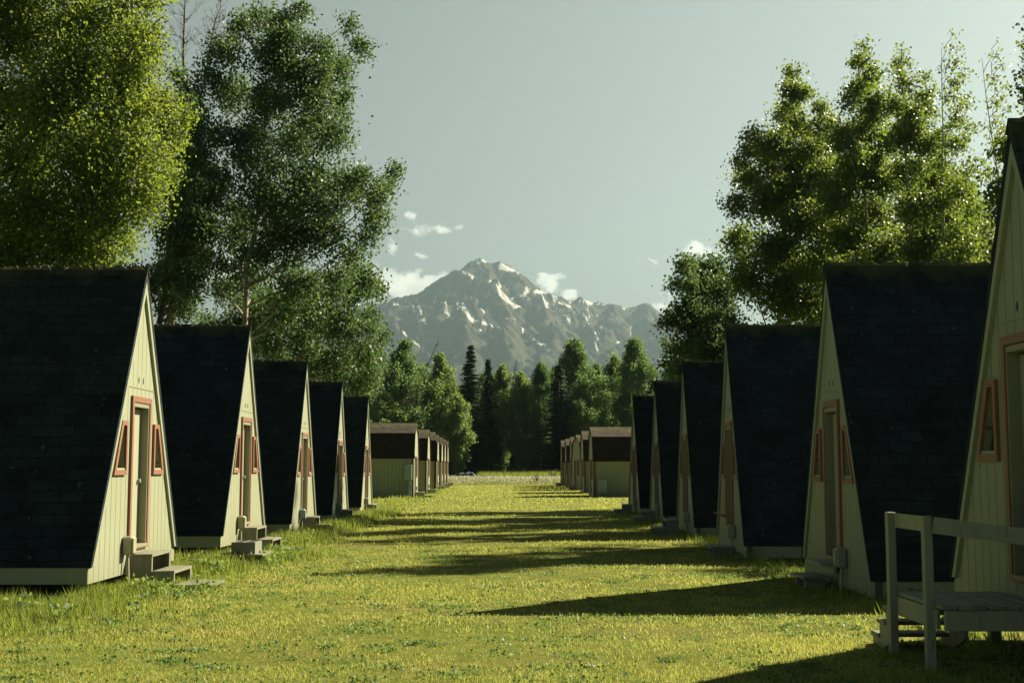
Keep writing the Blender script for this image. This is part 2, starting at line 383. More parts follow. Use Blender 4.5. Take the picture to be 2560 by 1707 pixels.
CREAM = (.268, .288, .196)
M_ = dict(
    siding=siding('cream_siding', CREAM),
    siding_side=siding('cream_siding_side', CREAM, axis=0),
    cream=paint('cream_paint', CREAM, amount=.35, chips=.2),
    door=paint('door_paint', (0.3008, 0.3104, 0.2240), amount=.18, bump=.08),
    jamb=paint('jamb_paint', (0.2304, 0.2240, 0.1472), amount=.35),
    trim=paint('terracotta_paint', (.235, .108, .064), dirt=(.128, .07, .045), amount=.6, chips=.5, chipcol=(.22, .16, .11)),
    brown=paint('brown_trim_paint', (0.1088, 0.0352, 0.0205), dirt=(0.0512, 0.0256, 0.0192), amount=.5),
    greywood=paint('weathered_wood', (.215, .215, .155), dirt=(.07, .07, .05), amount=.8, bump=.7, chips=.4, chipcol=(.1, .085, .06)),
    deck=paint('weathered_deck_paint', (0.1920, 0.2176, 0.1600), dirt=(0.0640, 0.0704, 0.0512), amount=.8, bump=.6, chips=.5),
    post=paint('post_paint', (0.2816, 0.2880, 0.1984), dirt=(0.1024, 0.1024, 0.0704), amount=.5, bump=.5, chips=.3),
    ply=paint('bare_plywood', (0.3072, 0.1728, 0.0768), dirt=(0.1600, 0.0832, 0.0448), amount=.6),
    concrete=paint('concrete_block', (.20, .205, .165), dirt=(.2, .2, .16), amount=.5, grain=(1, 1, 1), bump=.7, rough=.9),
    dark=paint('dark_gap', (.02, .02, .016), amount=.1),
    metal=paint('painted_metal_box', (.22, .30, .27), dirt=(.15, .14, .1), amount=.25, rough=.45, bump=.05),
    beige=paint('beige_outlet_box', (0.3200, 0.3008, 0.2112), dirt=(0.1600, 0.1280, 0.0832), amount=.35, rough=.5, bump=.05),
    tarp=paint('grey_blue_tarp', (.055, .085, .085), dirt=(.06, .08, .08), amount=.5, grain=(1, 1, 1), rough=.9, bump=.5),
    white=paint('white_tag', (0.4992, 0.4928, 0.4352), amount=.1),
    black=paint('black_ink', (.04, .04, .04), amount=.1),
    roof=shingles('dark_shingles', (.007, .013, .017), (.027, .041, .048), zk=1.118, moss=.5, ridge_z=4.2),
    roofb=shingles('brown_shingles', (.030, .024, .020), (.085, .068, .054), zk=1.25, row=.13, wid=.28, moss=.5, ridge_z=4.1),
    roofb_shade=shingles('shaded_barn_shingles', (.018, .013, .010), (.040, .030, .024), zk=1.05, row=.13, wid=.28, moss=0, ridge_z=9),  # darker copy of the barn shingles: shade of the steep slope put into colour
    moss=paint('roof_moss', (.085, .085, .03), dirt=(.16, .10, .03), amount=.8, grain=(1, 1, 1), bump=.8, rough=.95),
    birch=bark('birch_bark', (.09, .07, .05), (.50, .46, .36)),
    darkbark=bark('dark_bark', (.03, .025, .018), (.09, .075, .055)),
    deadwood=bark('dead_wood', (.10, .085, .065), (.22, .19, .15)),
    leafA=leafmat('leaf_bright', (.018, .052, .014), (.088, .145, .034), (.44, .55, .06), back=.44, rough=.5, spec=.4),
    leafB=leafmat('leaf_birch', (.012, .042, .022), (.070, .118, .052), (.22, .36, .085), back=.32, rough=.5, spec=.35),
    leafC=leafmat('leaf_aspen', (.014, .048, .018), (.072, .130, .036), (.38, .50, .062), back=.38, rough=.42, spec=.5),
    leafF=leafmat('leaf_forest', (.024, .074, .034), (.085, .150, .048), (.28, .45, .10), back=.40, rough=.5, spec=.35),
    leafY=leafmat('leaf_forest_light', (.036, .090, .030), (.11, .175, .052), (.38, .52, .11), back=.42, rough=.5, spec=.35),
    spruce=leafmat('spruce_needles', (.014, .034, .018), (.036, .070, .032), (.06, .10, .03), back=.15, rough=.7, spec=.2),
)
def glassmat():
    m, mk, ln, b, out = mat('window_glass')
    b.inputs['Base Color'].default_value = (.028, .034, .028, 1); b.inputs['Roughness'].default_value = .08
    b.inputs['Specular IOR Level'].default_value = .6
    n = mk('ShaderNodeTexNoise', i_Scale=3.0); bp = mk('ShaderNodeBump', i_Strength=.08, i_Distance=.02)
    ln(n.outputs[0], bp.inputs['Height']); ln(bp.outputs[0], b.inputs['Normal'])
    return m
M_['glass'] = glassmat()

# ---------------------------------------------------------------- ground
def ground_material():
    m, mk, ln, b, out = mat('lawn_ground')
    tc = mk('ShaderNodeTexCoord')
    n1 = mk('ShaderNodeTexNoise', i_Scale=.45, i_Detail=6.0, i_Roughness=.6); ln(tc.outputs['Object'], n1.inputs['Vector'])
    n2 = mk('ShaderNodeTexNoise', i_Scale=5.0, i_Detail=8.0, i_Roughness=.72); ln(tc.outputs['Object'], n2.inputs['Vector'])
    n3 = mk('ShaderNodeTexNoise', i_Scale=30.0, i_Detail=4.0, i_Roughness=.8); ln(tc.outputs['Object'], n3.inputs['Vector'])
    # mowing lines run along the lane
    mp = mk('ShaderNodeMapping'); ln(tc.outputs['Object'], mp.inputs[0]); mp.inputs['Scale'].default_value = (.12, 1.1, 1)
    n4 = mk('ShaderNodeTexNoise', i_Scale=.9, i_Detail=4.0, i_Roughness=.6); ln(mp.outputs[0], n4.inputs['Vector'])
    c1 = mk('ShaderNodeValToRGB'); ln(n2.outputs[0], c1.inputs[0])
    ramp(c1, [(.25, (.080, .125, .018)), (.5, (.20, .235, .04)), (.75, (.34, .335, .095))])
    r1 = mk('ShaderNodeMapRange'); ln(n1.outputs[0], r1.inputs[0]); r1.inputs[1].default_value = .45; r1.inputs[2].default_value = .75; r1.inputs[4].default_value = .6
    c = mixc(mk, ln, r1.outputs[0], c1.outputs[0], rgb(.25, .20, .075))
    r3 = mk('ShaderNodeMapRange'); ln(n3.outputs[0], r3.inputs[0]); r3.inputs[1].default_value = .3; r3.inputs[2].default_value = .52; r3.inputs[3].default_value = .6; r3.inputs[4].default_value = 0
    c = mixc(mk, ln, r3.outputs[0], c, rgb(.045, .055, .012))
    r4 = mk('ShaderNodeMapRange'); ln(n4.outputs[0], r4.inputs[0]); r4.inputs[1].default_value = .4; r4.inputs[2].default_value = .7; r4.inputs[4].default_value = .45
    c = mixc(mk, ln, r4.outputs[0], c, rgb(.10, .125, .02))
    ln(c, b.inputs['Base Color']); b.inputs['Roughness'].default_value = 1; b.inputs['Specular IOR Level'].default_value = .1
    bp = mk('ShaderNodeBump', i_Strength=.9, i_Distance=.06)
    ad = mk('ShaderNodeMath', operation='ADD'); ln(n2.outputs[0], ad.inputs[0]); ln(n3.outputs[0], ad.inputs[1])
    ln(ad.outputs[0], bp.inputs['Height']); ln(bp.outputs[0], b.inputs['Normal'])
    return m
def build_ground():
    xs = np.unique(np.concatenate([np.linspace(-3000, -300, 14), np.linspace(-300, -30, 28), np.linspace(-30, 30, 121), np.linspace(30, 300, 28), np.linspace(300, 3000, 14)]))
    ys = np.unique(np.concatenate([np.linspace(-40, 0, 6), np.linspace(0, 70, 141), np.linspace(70, 280, 85), np.linspace(280, 1000, 15), np.linspace(1000, 7200, 20)]))
    X, Y = np.meshgrid(xs, ys); Z = gz(X, Y)
    nx, ny = len(xs), len(ys); idx = np.arange(nx * ny).reshape(ny, nx)
    F = np.stack([idx[:-1, :-1], idx[:-1, 1:], idx[1:, 1:], idx[1:, :-1]], -1).reshape(-1, 4)
    o = link('ground', fast_mesh('ground', np.stack([X, Y, Z], -1).reshape(-1, 3), F), ground_material(), smoothf=True)
    tag(o, kind='structure')
build_ground()

# ---------------------------------------------------------------- mountain
def np_noise(X, Y, seed):
    """value noise on arrays"""
    rs = np.random.RandomState(seed); T = rs.rand(256, 256)
    xi = np.floor(X).astype(int); yi = np.floor(Y).astype(int); fx = X - xi; fy = Y - yi
    fx = fx * fx * (3 - 2 * fx); fy = fy * fy * (3 - 2 * fy)
    a = T[xi & 255, yi & 255]; b = T[(xi + 1) & 255, yi & 255]; c = T[xi & 255, (yi + 1) & 255]; d = T[(xi + 1) & 255, (yi + 1) & 255]
    return (a * (1 - fx) + b * fx) * (1 - fy) + (c * (1 - fx) + d * fx) * fy
def fbm(X, Y, s, seed, octv=5, ridged=False, rough=.5):
    out = 0; amp = 1; tot = 0; ca, sa = math.cos(.6), math.sin(.6); x, y = X / s, Y / s
    for k in range(octv):
        n = np_noise(x, y, seed + k)
        if ridged: n = 1 - np.abs(2 * n - 1)
        out = out + n * amp; tot += amp; amp *= rough
        x, y = (x * ca - y * sa) * 2.03, (x * sa + y * ca) * 2.03
    return out / tot

def build_mountain():
    step = 7.5
    xs = np.arange(-2600, 2700, step); ys = np.arange(4300, 7100, step * 1.15)
    X, Y = np.meshgrid(xs, ys)
    def P(px, py, Yd): p = at(px, py, Yd); return (p.x, p.y, p.z)
    y0 = 6400
    crest = [(300, 830), (560, 800), (700, 752), (780, 712), (845, 694), (868, 697), (890, 690), (905, 684), (935, 678), (960, 672), (985, 656), (1005, 642), (1022, 634), (1040, 621), (1048, 618), (1055, 625),
             (1064, 615), (1078, 603), (1090, 596), (1103, 592), (1112, 597), (1122, 602), (1132, 604), (1146, 600), (1158, 605), (1168, 609), (1176, 617), (1186, 621), (1195, 634), (1205, 645), (1218, 656), (1240, 667),
             (1262, 673), (1275, 681), (1290, 681), (1303, 688), (1312, 690), (1325, 684), (1333, 681), (1345, 687), (1352, 694), (1366, 694), (1376, 690), (1388, 699), (1402, 697), (1412, 701), (1424, 700), (1437, 713),
             (1445, 707), (1457, 701), (1470, 699), (1482, 696), (1493, 700), (1503, 708), (1520, 722), (1560, 745), (1650, 768), (1800, 790), (2100, 840)]
    ridges = [[P(a, b, y0) for a, b in crest]]
    def spur(pts, ya, yb):
        n = len(pts); ridges.append([P(a, b, ya + (yb - ya) * i / (n - 1)) for i, (a, b) in enumerate(pts)])
    spur([(1048, 618), (1058, 655), (1075, 700), (1092, 735), (1120, 768), (1165, 800), (1200, 830)], y0, 5000)
    spur([(1103, 592), (1125, 640), (1140, 680), (1165, 720), (1200, 752), (1240, 790), (1265, 830)], y0, 5100)
    spur([(1176, 617), (1205, 665), (1240, 710), (1275, 750), (1310, 800), (1330, 840)], y0, 5100)
    spur([(1240, 667), (1290, 705), (1335, 745), (1375, 790), (1400, 830)], y0, 5200)
    spur([(1333, 681), (1352, 720), (1385, 765), (1420, 810)], y0, 5300)
    spur([(1402, 697), (1420, 735), (1440, 775), (1470, 820)], y0, 5400)
    spur([(1482, 696), (1490, 740), (1520, 790)], y0, 5400)
    spur([(960, 672), (952, 705), (975, 750), (1000, 800), (1040, 840)], y0, 5250)
    spur([(1022, 634), (1000, 690), (1012, 750), (1050, 800), (1090, 840)], y0, 5150)
    spur([(890, 690), (895, 730), (925, 780), (960, 830)], y0, 5350)
    spur([(780, 712), (800, 760), (850, 810)], y0, 5400)
    spur([(560, 800), (620, 820), (700, 850)], y0, 5500)
    spur([(1075, 700), (1050, 745), (1075, 800)], 6000, 5100)
    spur([(1165, 720), (1150, 765), (1180, 815)], 5750, 5000)
    spur([(1240, 710), (1235, 750), (1262, 790)], 5900, 5250)
    # a low foothill in front
    spur([(1135, 850), (1160, 838), (1190, 836), (1215, 845), (1260, 858)], 4900, 4750)
    wx = (fbm(X, Y, 260, 5, 4) - .5) * 190; wy = (fbm(X, Y, 260, 25, 4) - .5) * 190
    far = smooth(60, 500, np.abs(Y - y0)); wx = wx * far; wy = wy * far
    xq, yq = X + wx, Y + wy
    H = np.full(X.shape, -400.0)
    for ri, rd in enumerate(ridges):
        for a, b in zip(rd[:-1], rd[1:]):
            dx, dy = b[0] - a[0], b[1] - a[1]; L = dx * dx + dy * dy
            t = np.clip(((xq - a[0]) * dx + (yq - a[1]) * dy) / L, 0, 1)
            d = np.hypot(xq - a[0] - t * dx, yq - a[1] - t * dy)
            H = np.maximum(H, a[2] + (b[2] - a[2]) * t - (.80 if ri == 0 else .84) * d)
    away = smooth(8, 160, np.abs(Y - y0))
    H = H + away * ((fbm(xq, yq, 210, 40, 6, True) - .72) * 150 + (fbm(X, Y, 60, 60, 4, True) - .5) * 34 + (fbm(xq, yq, 115, 70, 5, True) - .5) * 62)
    cx_ = np.array([p[0] for p in ridges[0]]); cz_ = np.array([p[2] for p in ridges[0]])
    lim = EYE + (np.interp(X * (y0 / Y), cx_, cz_) - EYE) * (Y / y0) - 2.0
    H = np.where(np.abs(Y - y0) > 12, np.minimum(H, lim), H)
    H = H + (fbm(X, Y, 34, 80, 4, True) - .6) * 16
    # smooth scree aprons low down
    base = 40 + 120 * fbm(X, Y, 500, 99, 3)
    k = 90.0; H = np.maximum(H, base - 260) ; H = np.where(H < base + k, base + k * np.exp((H - base - k) / k) , H)
    edge = smooth(4300, 4750, Y); H = H * edge - 20 * (1 - edge)
    # snow: hollows high up, and the long couloirs
    def blur(A, n):
        for _ in range(n):
            A = (A + np.roll(A, 1, 0) + np.roll(A, -1, 0) + np.roll(A, 1, 1) + np.roll(A, -1, 1)) / 5
        return A
    conc = blur(H, 10) - H
    nz = fbm(X, Y, 45, 120, 4)
    snow = .9 * smooth(8, 13, conc + (nz - .5) * 10) * smooth(600, 760, H + (nz - .5) * 260)
    st = fbm(X * 1.0 - Y * .35, Y * .22, 26, 140, 4); st2 = fbm(X * 1.0 + Y * .3, Y * .22, 24, 150, 4)
    snow = np.maximum(snow, smooth(.63, .70, np.maximum(st, st2)) * smooth(660, 840, H + (nz - .5) * 300) * smooth(.42, .55, fbm(X, Y, 160, 170, 3)))
    # camera-independent test is done on the surface: find where the couloir lines fall on the slope
    q = np.stack([X - 0, Y - 0, H - EYE], -1)
    F_, R_, U_ = np.array(_F), np.array(_R), np.array(_U)
    zc = q @ F_; sx = (1280 + FPX * (q @ R_) / zc) / KD; sy = (853.5 - FPX * (q @ U_) / zc) / KD
    jx = (fbm(X, Y, 50, 200, 4) - .5) * 11; jy = (fbm(X, Y, 50, 220, 4) - .5) * 11
    sx2, sy2 = sx + jx, sy + jy
    lines = [([(1150, 612), (1168, 622), (1184, 634)], 7, 1), ([(1136, 660), (1150, 676), (1165, 690), (1182, 706)], 5, 1), ([(1188, 655), (1212, 668)], 5, 1), ([(1192, 676), (1208, 682)], 3, 1),
             ([(1064, 624), (1085, 636), (1112, 640), (1135, 652)], 3, 1), ([(1100, 604), (1108, 618), (1120, 628)], 3.5, 1), ([(1230, 668), (1250, 686), (1285, 712), (1310, 735)], 3, 1),
             ([(1048, 690), (1064, 712), (1085, 738), (1110, 766)], 2.5, 1), ([(1118, 716), (1124, 732), (1134, 746)], 5, 1), ([(1090, 738), (1120, 745), (1136, 740)], 2, 1), ([(1140, 742), (1150, 758)], 2, 1),
             ([(1204, 758), (1225, 778), (1245, 793), (1262, 806)], 3.5, 1), ([(1368, 758), (1376, 778), (1384, 795)], 2.5, 1), ([(1365, 786), (1376, 812)], 3, 1), ([(1382, 744), (1378, 762)], 2, 1),
             ([(1420, 785), (1432, 806)], 2.5, 1), ([(955, 690), (966, 712), (976, 740)], 5, .55), ([(962, 735), (968, 760), (973, 782)], 4, .55), ([(925, 762), (948, 780), (970, 796), (972, 806)], 3, .9),  # two left streaks dimmer: shade on their snow put into the colour
             ([(940, 694), (952, 716)], 2.5, 1), ([(1449, 712), (1447, 740), (1450, 770)], 1.6, .6), ([(1350, 700), (1352, 730)], 1.6, .6), ([(1275, 690), (1300, 700), (1330, 712)], 2, .9), ([(1170, 645), (1185, 668)], 2, .8),
             ([(1150, 640), (1200, 690), (1212, 712)], 1.5, .5), ([(1040, 622), (1022, 634), (1004, 648)], 3, .45), ([(1310, 695), (1340, 720), (1352, 745)], 1.8, .8), ([(1180, 730), (1186, 750)], 1.5, .4), ([(1240, 668), (1262, 690)], 2, .9)]
    for pts, wd, s in lines:
        for a, b in zip(pts[:-1], pts[1:]):
            dx, dy = b[0] - a[0], b[1] - a[1]; L = dx * dx + dy * dy
            t = np.clip(((sx2 - a[0]) * dx + (sy2 - a[1]) * dy) / L, 0, 1)
            d = np.hypot(sx2 - a[0] - t * dx, sy2 - a[1] - t * dy)
            wv = wd + .5; snow = np.maximum(snow, s * (1 - smooth(wv * .75, wv * 1.35, d)) * (Y < y0 + 10))
    nx, ny = len(xs), len(ys); idx = np.arange(nx * ny).reshape(ny, nx)
    F = np.stack([idx[:-1, :-1], idx[:-1, 1:], idx[1:, 1:], idx[1:, :-1]], -1).reshape(-1, 4)
    me = fast_mesh('mountain', np.stack([X, Y, H], -1).reshape(-1, 3), F)
    at_ = me.attributes.new('snow', 'FLOAT', 'POINT'); at_.data.foreach_set('value', snow.astype(np.float32).ravel())
    m, mk, ln, b, out = mat('mountain_rock')
    tc = mk('ShaderNodeTexCoord'); sp = mk('ShaderNodeSeparateXYZ'); ln(tc.outputs['Object'], sp.inputs[0])
    mp = mk('ShaderNodeMapping'); ln(tc.outputs['Object'], mp.inputs[0]); mp.inputs['Scale'].default_value = (.01, .01, .004)
    n = mk('ShaderNodeTexNoise', i_Scale=1.4, i_Detail=10.0, i_Roughness=.7); ln(mp.outputs[0], n.inputs['Vector'])
    cr = mk('ShaderNodeValToRGB'); ln(n.outputs[0], cr.inputs[0]); ramp(cr, [(.32, (.012, .013, .013)), (.5, (.050, .046, .036)), (.68, (.13, .11, .08))])
    hz = mk('ShaderNodeMapRange'); ln(sp.outputs[2], hz.inputs[0]); hz.inputs[1].default_value = 700; hz.inputs[2].default_value = 350
    gr = mixc(mk, ln, n.outputs[0], rgb(.028, .040, .014), rgb(.07, .074, .032))
    c = mixc(mk, ln, hz.outputs[0], cr.outputs[0], gr)
    an = mk('ShaderNodeAttribute', attribute_name='snow')
    n5 = mk('ShaderNodeTexNoise', i_Scale=4.0, i_Detail=6.0); ln(mp.outputs[0], n5.inputs['Vector'])
    ad = mk('ShaderNodeMath', operation='ADD'); ln(an.outputs['Fac'], ad.inputs[0])
    s5 = mk('ShaderNodeMath', operation='MULTIPLY_ADD', i_1=.5, i_2=-.25); ln(n5.outputs[0], s5.inputs[0]); ln(s5.outputs[0], ad.inputs[1])
    sr = mk('ShaderNodeMapRange'); ln(ad.outputs[0], sr.inputs[0]); sr.inputs[1].default_value = .3; sr.inputs[2].default_value = .75
    c = mixc(mk, ln, sr.outputs[0], c, rgb(.62, .62, .59))
    ln(c, b.inputs['Base Color']); b.inputs['Roughness'].default_value = .95; b.inputs['Specular IOR Level'].default_value = .1
    bp = mk('ShaderNodeBump', i_Strength=.6, i_Distance=25.0); ln(n.outputs[0], bp.inputs['Height']); ln(bp.outputs[0], b.inputs['Normal'])
    o = link('mountain', me, m, smoothf=True); tag(o, kind='structure')
build_mountain()

# ---------------------------------------------------------------- A-frame cabins
HW, AP, DEP = 2.02, 4.035, 4.9
DOOR = (-.37, .37, .33, 2.28)                # opening: y0,y1,z0,z1
def win_poly(s, grow=0.0):
    """window opening, s=-1 at the -y side; wide at the foot, slanting with the roof"""
    a = [(.70, 1.37), (1.09, 1.37), (.83, 1.96), (.70, 1.96)]
    if grow:
        a = [(.70 - grow, 1.37 - grow * 1.05), (1.09 + grow * 1.75, 1.37 - grow * 1.05), (.83 + grow * .95, 1.96 + grow), (.70 - grow, 1.96 + grow)]
    return [(s * y, z) for y, z in (a if s > 0 else a[::-1])]

def add_window(parent, poly_in, poly_out):
    f = MB().plate(poly_out, [poly_in], .0, .035).build('window_frame', M_['trim'], parent)
    MB().plate(poly_in, [], -.075, -.065).build('pane', M_['glass'], f)
    ys = [p[0] for p in poly_in]; z0 = min(p[1] for p in poly_in)
    MB().box(-.06, .02, min(ys) + .005, max(ys) - .005, z0 + .001, z0 + .03).build('sill', M_['cream'], f)
    return f

def make_cabin():
    r = empty('a_frame_cabin')
    y0, y1, z0, z1 = DOOR
    outer = [(-HW, 0), (HW, 0), (HW, .2), (HW - .05, .2), (0, AP - .05), (-HW + .05, .2), (-HW, .2)]
    door_hole = [(y0, z0), (y1, z0), (y1, z1), (y0, z1)]
    MB().plate(outer, [door_hole, win_poly(-1), win_poly(1)], -.1, 0).build('front_wall', M_['siding'], r)
    MB().plate([(-HW, 0), (HW, 0), (HW, .2), (0, AP - .05), (-HW, .2)], [], -DEP, -DEP + .1).build('back_wall', M_['siding'], r)
    # door, set deep in its jamb
    d = MB().box(-.135, -.09, y0 + .02, y1 - .02, z0 + .035, z1 - .07, bev=.004).build('door', M_['door'], r)
    MB().tube([(-.09, y1 - .1, 1.22), (-.045, y1 - .1, 1.22)], .028, 10).build('handle', M_['metal'], d)
    fr = MB().plate([(y0 - .085, z0 - .03), (y1 + .085, z0 - .03), (y1 + .085, z1 + .09), (y0 - .085, z1 + .09)], [[(y0 - .012, z0 - .012), (y1 + .012, z0 - .012), (y1 + .012, z1 + .012), (y0 - .012, z1 + .012)]], .001, .035).build('door_frame', M_['trim'], r)
    jb = MB(); jb.box(-.16, .02, y0 - .008, y0 + .018, z0, z1); jb.box(-.16, .02, y1 - .018, y1 + .008, z0, z1); jb.box(-.16, .02, y0 + .018, y1 - .018, z1 - .05, z1); jb.box(-.16, .05, y0 + .018, y1 - .018, z0 - .008, z0 + .03)
    jb.build('jamb', M_['jamb'], fr)
    add_window(r, win_poly(-1), win_poly(-1, .06)); add_window(r, win_poly(1), win_poly(1, .06))
    for s in (-1, 1):
        MB().prism([(s * .11 + math.cos(t) * .022, 2.6 + math.sin(t) * .045) for t in np.linspace(0, 2 * math.pi, 11)[:-1]], .0, .004).build('vent', M_['black'], r)
    MB().beam((.004, -.75, 2.49), (.004, .75, 2.49), .006, .012).build('seam_strip', M_['jamb'], r)
    # roof: two slopes with thickness, shingle edge slightly ragged
    t = .075; nx, nz = AP / math.hypot(AP, HW), HW / math.hypot(AP, HW)
    for s in (-1, 1):
        segs = 26; poly = []
        eave = (HW + .015, .19)
        mb = MB()
        inner = [(s * (HW - .04), .2), (0, AP - .03)]; outerp = [(s * (HW - .04 + nx * t), .2), (0, AP - .03 + t / nz * .98)]
        ps = [inner[0], outerp[0], outerp[1], inner[1]]
        mb.prism(ps, -DEP - .05, .045)
        mb.build('roof_slope', M_['roof'], r)
        # barge board under the shingle edge
        bi = [(s * (HW - .13), .215), (s * (HW - .045), .215), (0, AP - .035), (0, AP - .215)]
        MB().prism(bi, .001, .04).build('barge_board', M_['cream'], r)
        MB().box(-DEP + .02, -.002, s * HW - (.03 if s > 0 else -.0), s * HW + (.0 if s > 0 else .03), .0, .197).build('skirt_board', M_['cream'], r)
    # ridge cap of folded shingles with moss
    rng = random.Random(3); rc = MB(); x = -DEP - .06; top = AP - .03 + t / nz
    while x < .05:
        L = rng.uniform(.13, .17); e = min(x + L, .06); zz = top + rng.uniform(.0, .012)
        rc.prism([(-.075, zz - .115), (0, zz + .012), (.075, zz - .115), (.06, zz - .125), (0, zz - .01), (-.06, zz - .125)], x, e)
        x += L - .01
    nroof = len(rc.f); ms = rc
    for i in range(46):
        a = rng.uniform(-DEP, .03); w = rng.uniform(.04, .20); h = rng.uniform(.012, .045)
        ms.add([(a - w, rng.uniform(-.05, -.02), top - .02), (a + w * .8, -.04, top - .03), (a + w, .05, top - .03), (a - w * .7, .04, top - .02), (a, 0, top + .012 + h)], [(0, 1, 4), (1, 2, 4), (2, 3, 4), (3, 0, 4)])
    rco = rc.build('ridge_cap', [M_['roof'], M_['moss']], r)
    for pf in rco.data.polygons:
        if pf.index >= nroof: pf.material_index = 1
    MB().box(-DEP + .1, -.12, -HW + .05, HW - .05, .06, .14).build('floor', M_['dark'], r)
    for (a, b_) in ((-.22, -1.6), (-.22, 1.6), (-2.4, -1.7), (-2.4, 1.7), (-4.6, -1.7), (-4.6, 1.7)):
        MB().box(a - .05, a + .05, b_ - .05, b_ + .05, -.45, .06).build('footing_post', M_['greywood'], r)
    return r

def add_outlet(root, side, style=0):
    """outlet box on a slanting lead beside the door foot"""
    y = side * .60
    mb = MB(); mb.box(.005, .14, y - .085, y + .085, .26, .50, bev=.02); mb.box(.14, .155, y - .07, y + .07, .28, .48, bev=.006)
    bx = mb.build('outlet_box', M_['beige'] if style == 0 else M_['metal'], root)
    MB().tube([(.06, y, .27), (.075, y + side * .02, .05), (.10, y + side * .045, -.42)], .022, 8).build('conduit', M_['beige'], bx)
    if style == 2: MB().tube([(.03, y + .03, .49), (.03, y + .03, 2.3)], .014, 6).build('riser_pipe', M_['metal'], bx)

cab0 = make_cabin()
SUNNY, SHADY = 'cream A-frame cabins in the sunlit row', 'cream A-frame cabins in the shaded row'
spots = [  # X, Y, z, rotz, width scale, side of the outlet box, style, label, group
    (-5.0, 17.5, .20, 0, 1, -1, 0, 'largest sunlit cream A-frame cabin with white number tag on its door', SUNNY),
    (-4.97, 24.6, .20, 0, 1, -1, 0, 'sunlit cream A-frame cabin whose doorstep has grey concrete blocks beside it', SUNNY),
    (-4.92, 31.6, .10, 0, 1, -1, 2, 'middle A-frame cabin of the sunlit row with grey pipe beside its door', SUNNY),
    (-4.92, 38.6, .05, 0, 1, -1, 1, 'sunlit A-frame cabin second from the barn-shaped huts, facade dappled by tree shade', SUNNY),
    (-4.92, 46.2, .03, 0, 1, -1, 0, 'smallest sunlit A-frame cabin, beside the brown roofed hut with electric cabinet', SUNNY),
    (4.34, 10.4, .35, 180, .9, 1, 0, 'huge cropped shaded A-frame cabin behind the railed wooden landing', SHADY),
    (4.47, 17.05, .05, 179, .93, 1, 0, 'shaded A-frame cabin with low wooden step, just beyond the railed landing', SHADY),
    (4.33, 24.0, .05, 177.3, .98, 1, 0, 'shaded A-frame cabin with orange plywood patch under its window', SHADY),
    (4.52, 31.1, .04, 178, 1, 1, 0, 'shaded A-frame cabin next past the one with the plywood patch', SHADY),
    (4.68, 38.2, .03, 179, 1, 1, 0, 'narrow looking shaded A-frame cabin second from the barn-shaped huts', SHADY),
    (4.80, 45.7, .02, 180, 1, 1, 0, 'smallest shaded A-frame cabin, last before the barn-shaped huts', SHADY)]
cabins = []
for i, (x, y, z, rz, ws, side, st, lab, grp) in enumerate(spots):
    c = cab0 if i == 0 else copy_tree(cab0)
    c.location = (x, y, z); c.rotation_euler = (0, 0, R(rz)); c.scale = (1, ws, {6: 1.035, 7: 1.02}.get(i, 1))
    tag(c, lab, 'cabin', grp); cabins.append(c)
for c, s in zip(cabins, spots): add_outlet(c, s[5], s[6])
# number tag on the first door
def number_tag(root):
    mb = MB().box(-.089, -.082, -.31, -.20, 1.60, 1.80); tg = mb.build('number_tag', M_['white'], root); tg['label'] = 'small white number tag on the door'
    cu = bpy.data.curves.new('number', 'FONT'); cu.body = '14'; cu.size = .12; cu.extrude = .002; cu.align_x = 'CENTER'
    cu.materials.append(M_['black'])
    tmp = bpy.data.objects.new('number', cu); C.objects.link(tmp); me = bpy.data.meshes.new_from_object(tmp.evaluated_get(bpy.context.evaluated_depsgraph_get()))
    bpy.data.objects.remove(tmp); t = link('number', me, M_['black']); t.rotation_euler = (R(90), 0, R(90)); t.location = (-.080, -.255, 1.65); t.parent = tg
number_tag(cabins[0])
# plywood patch and bracket on one shaded cabin
pc = MB().box(.002, .02, -1.02, -.66, .62, 1.27).build('plywood_patch', M_['ply'], cabins[7]); pc['label'] = 'bare orange plywood patch under the window'
MB().beam((.03, -.62, .60), (.16, -1.28, .66), .03, .035).build('bracket', M_['brown'], cabins[7])

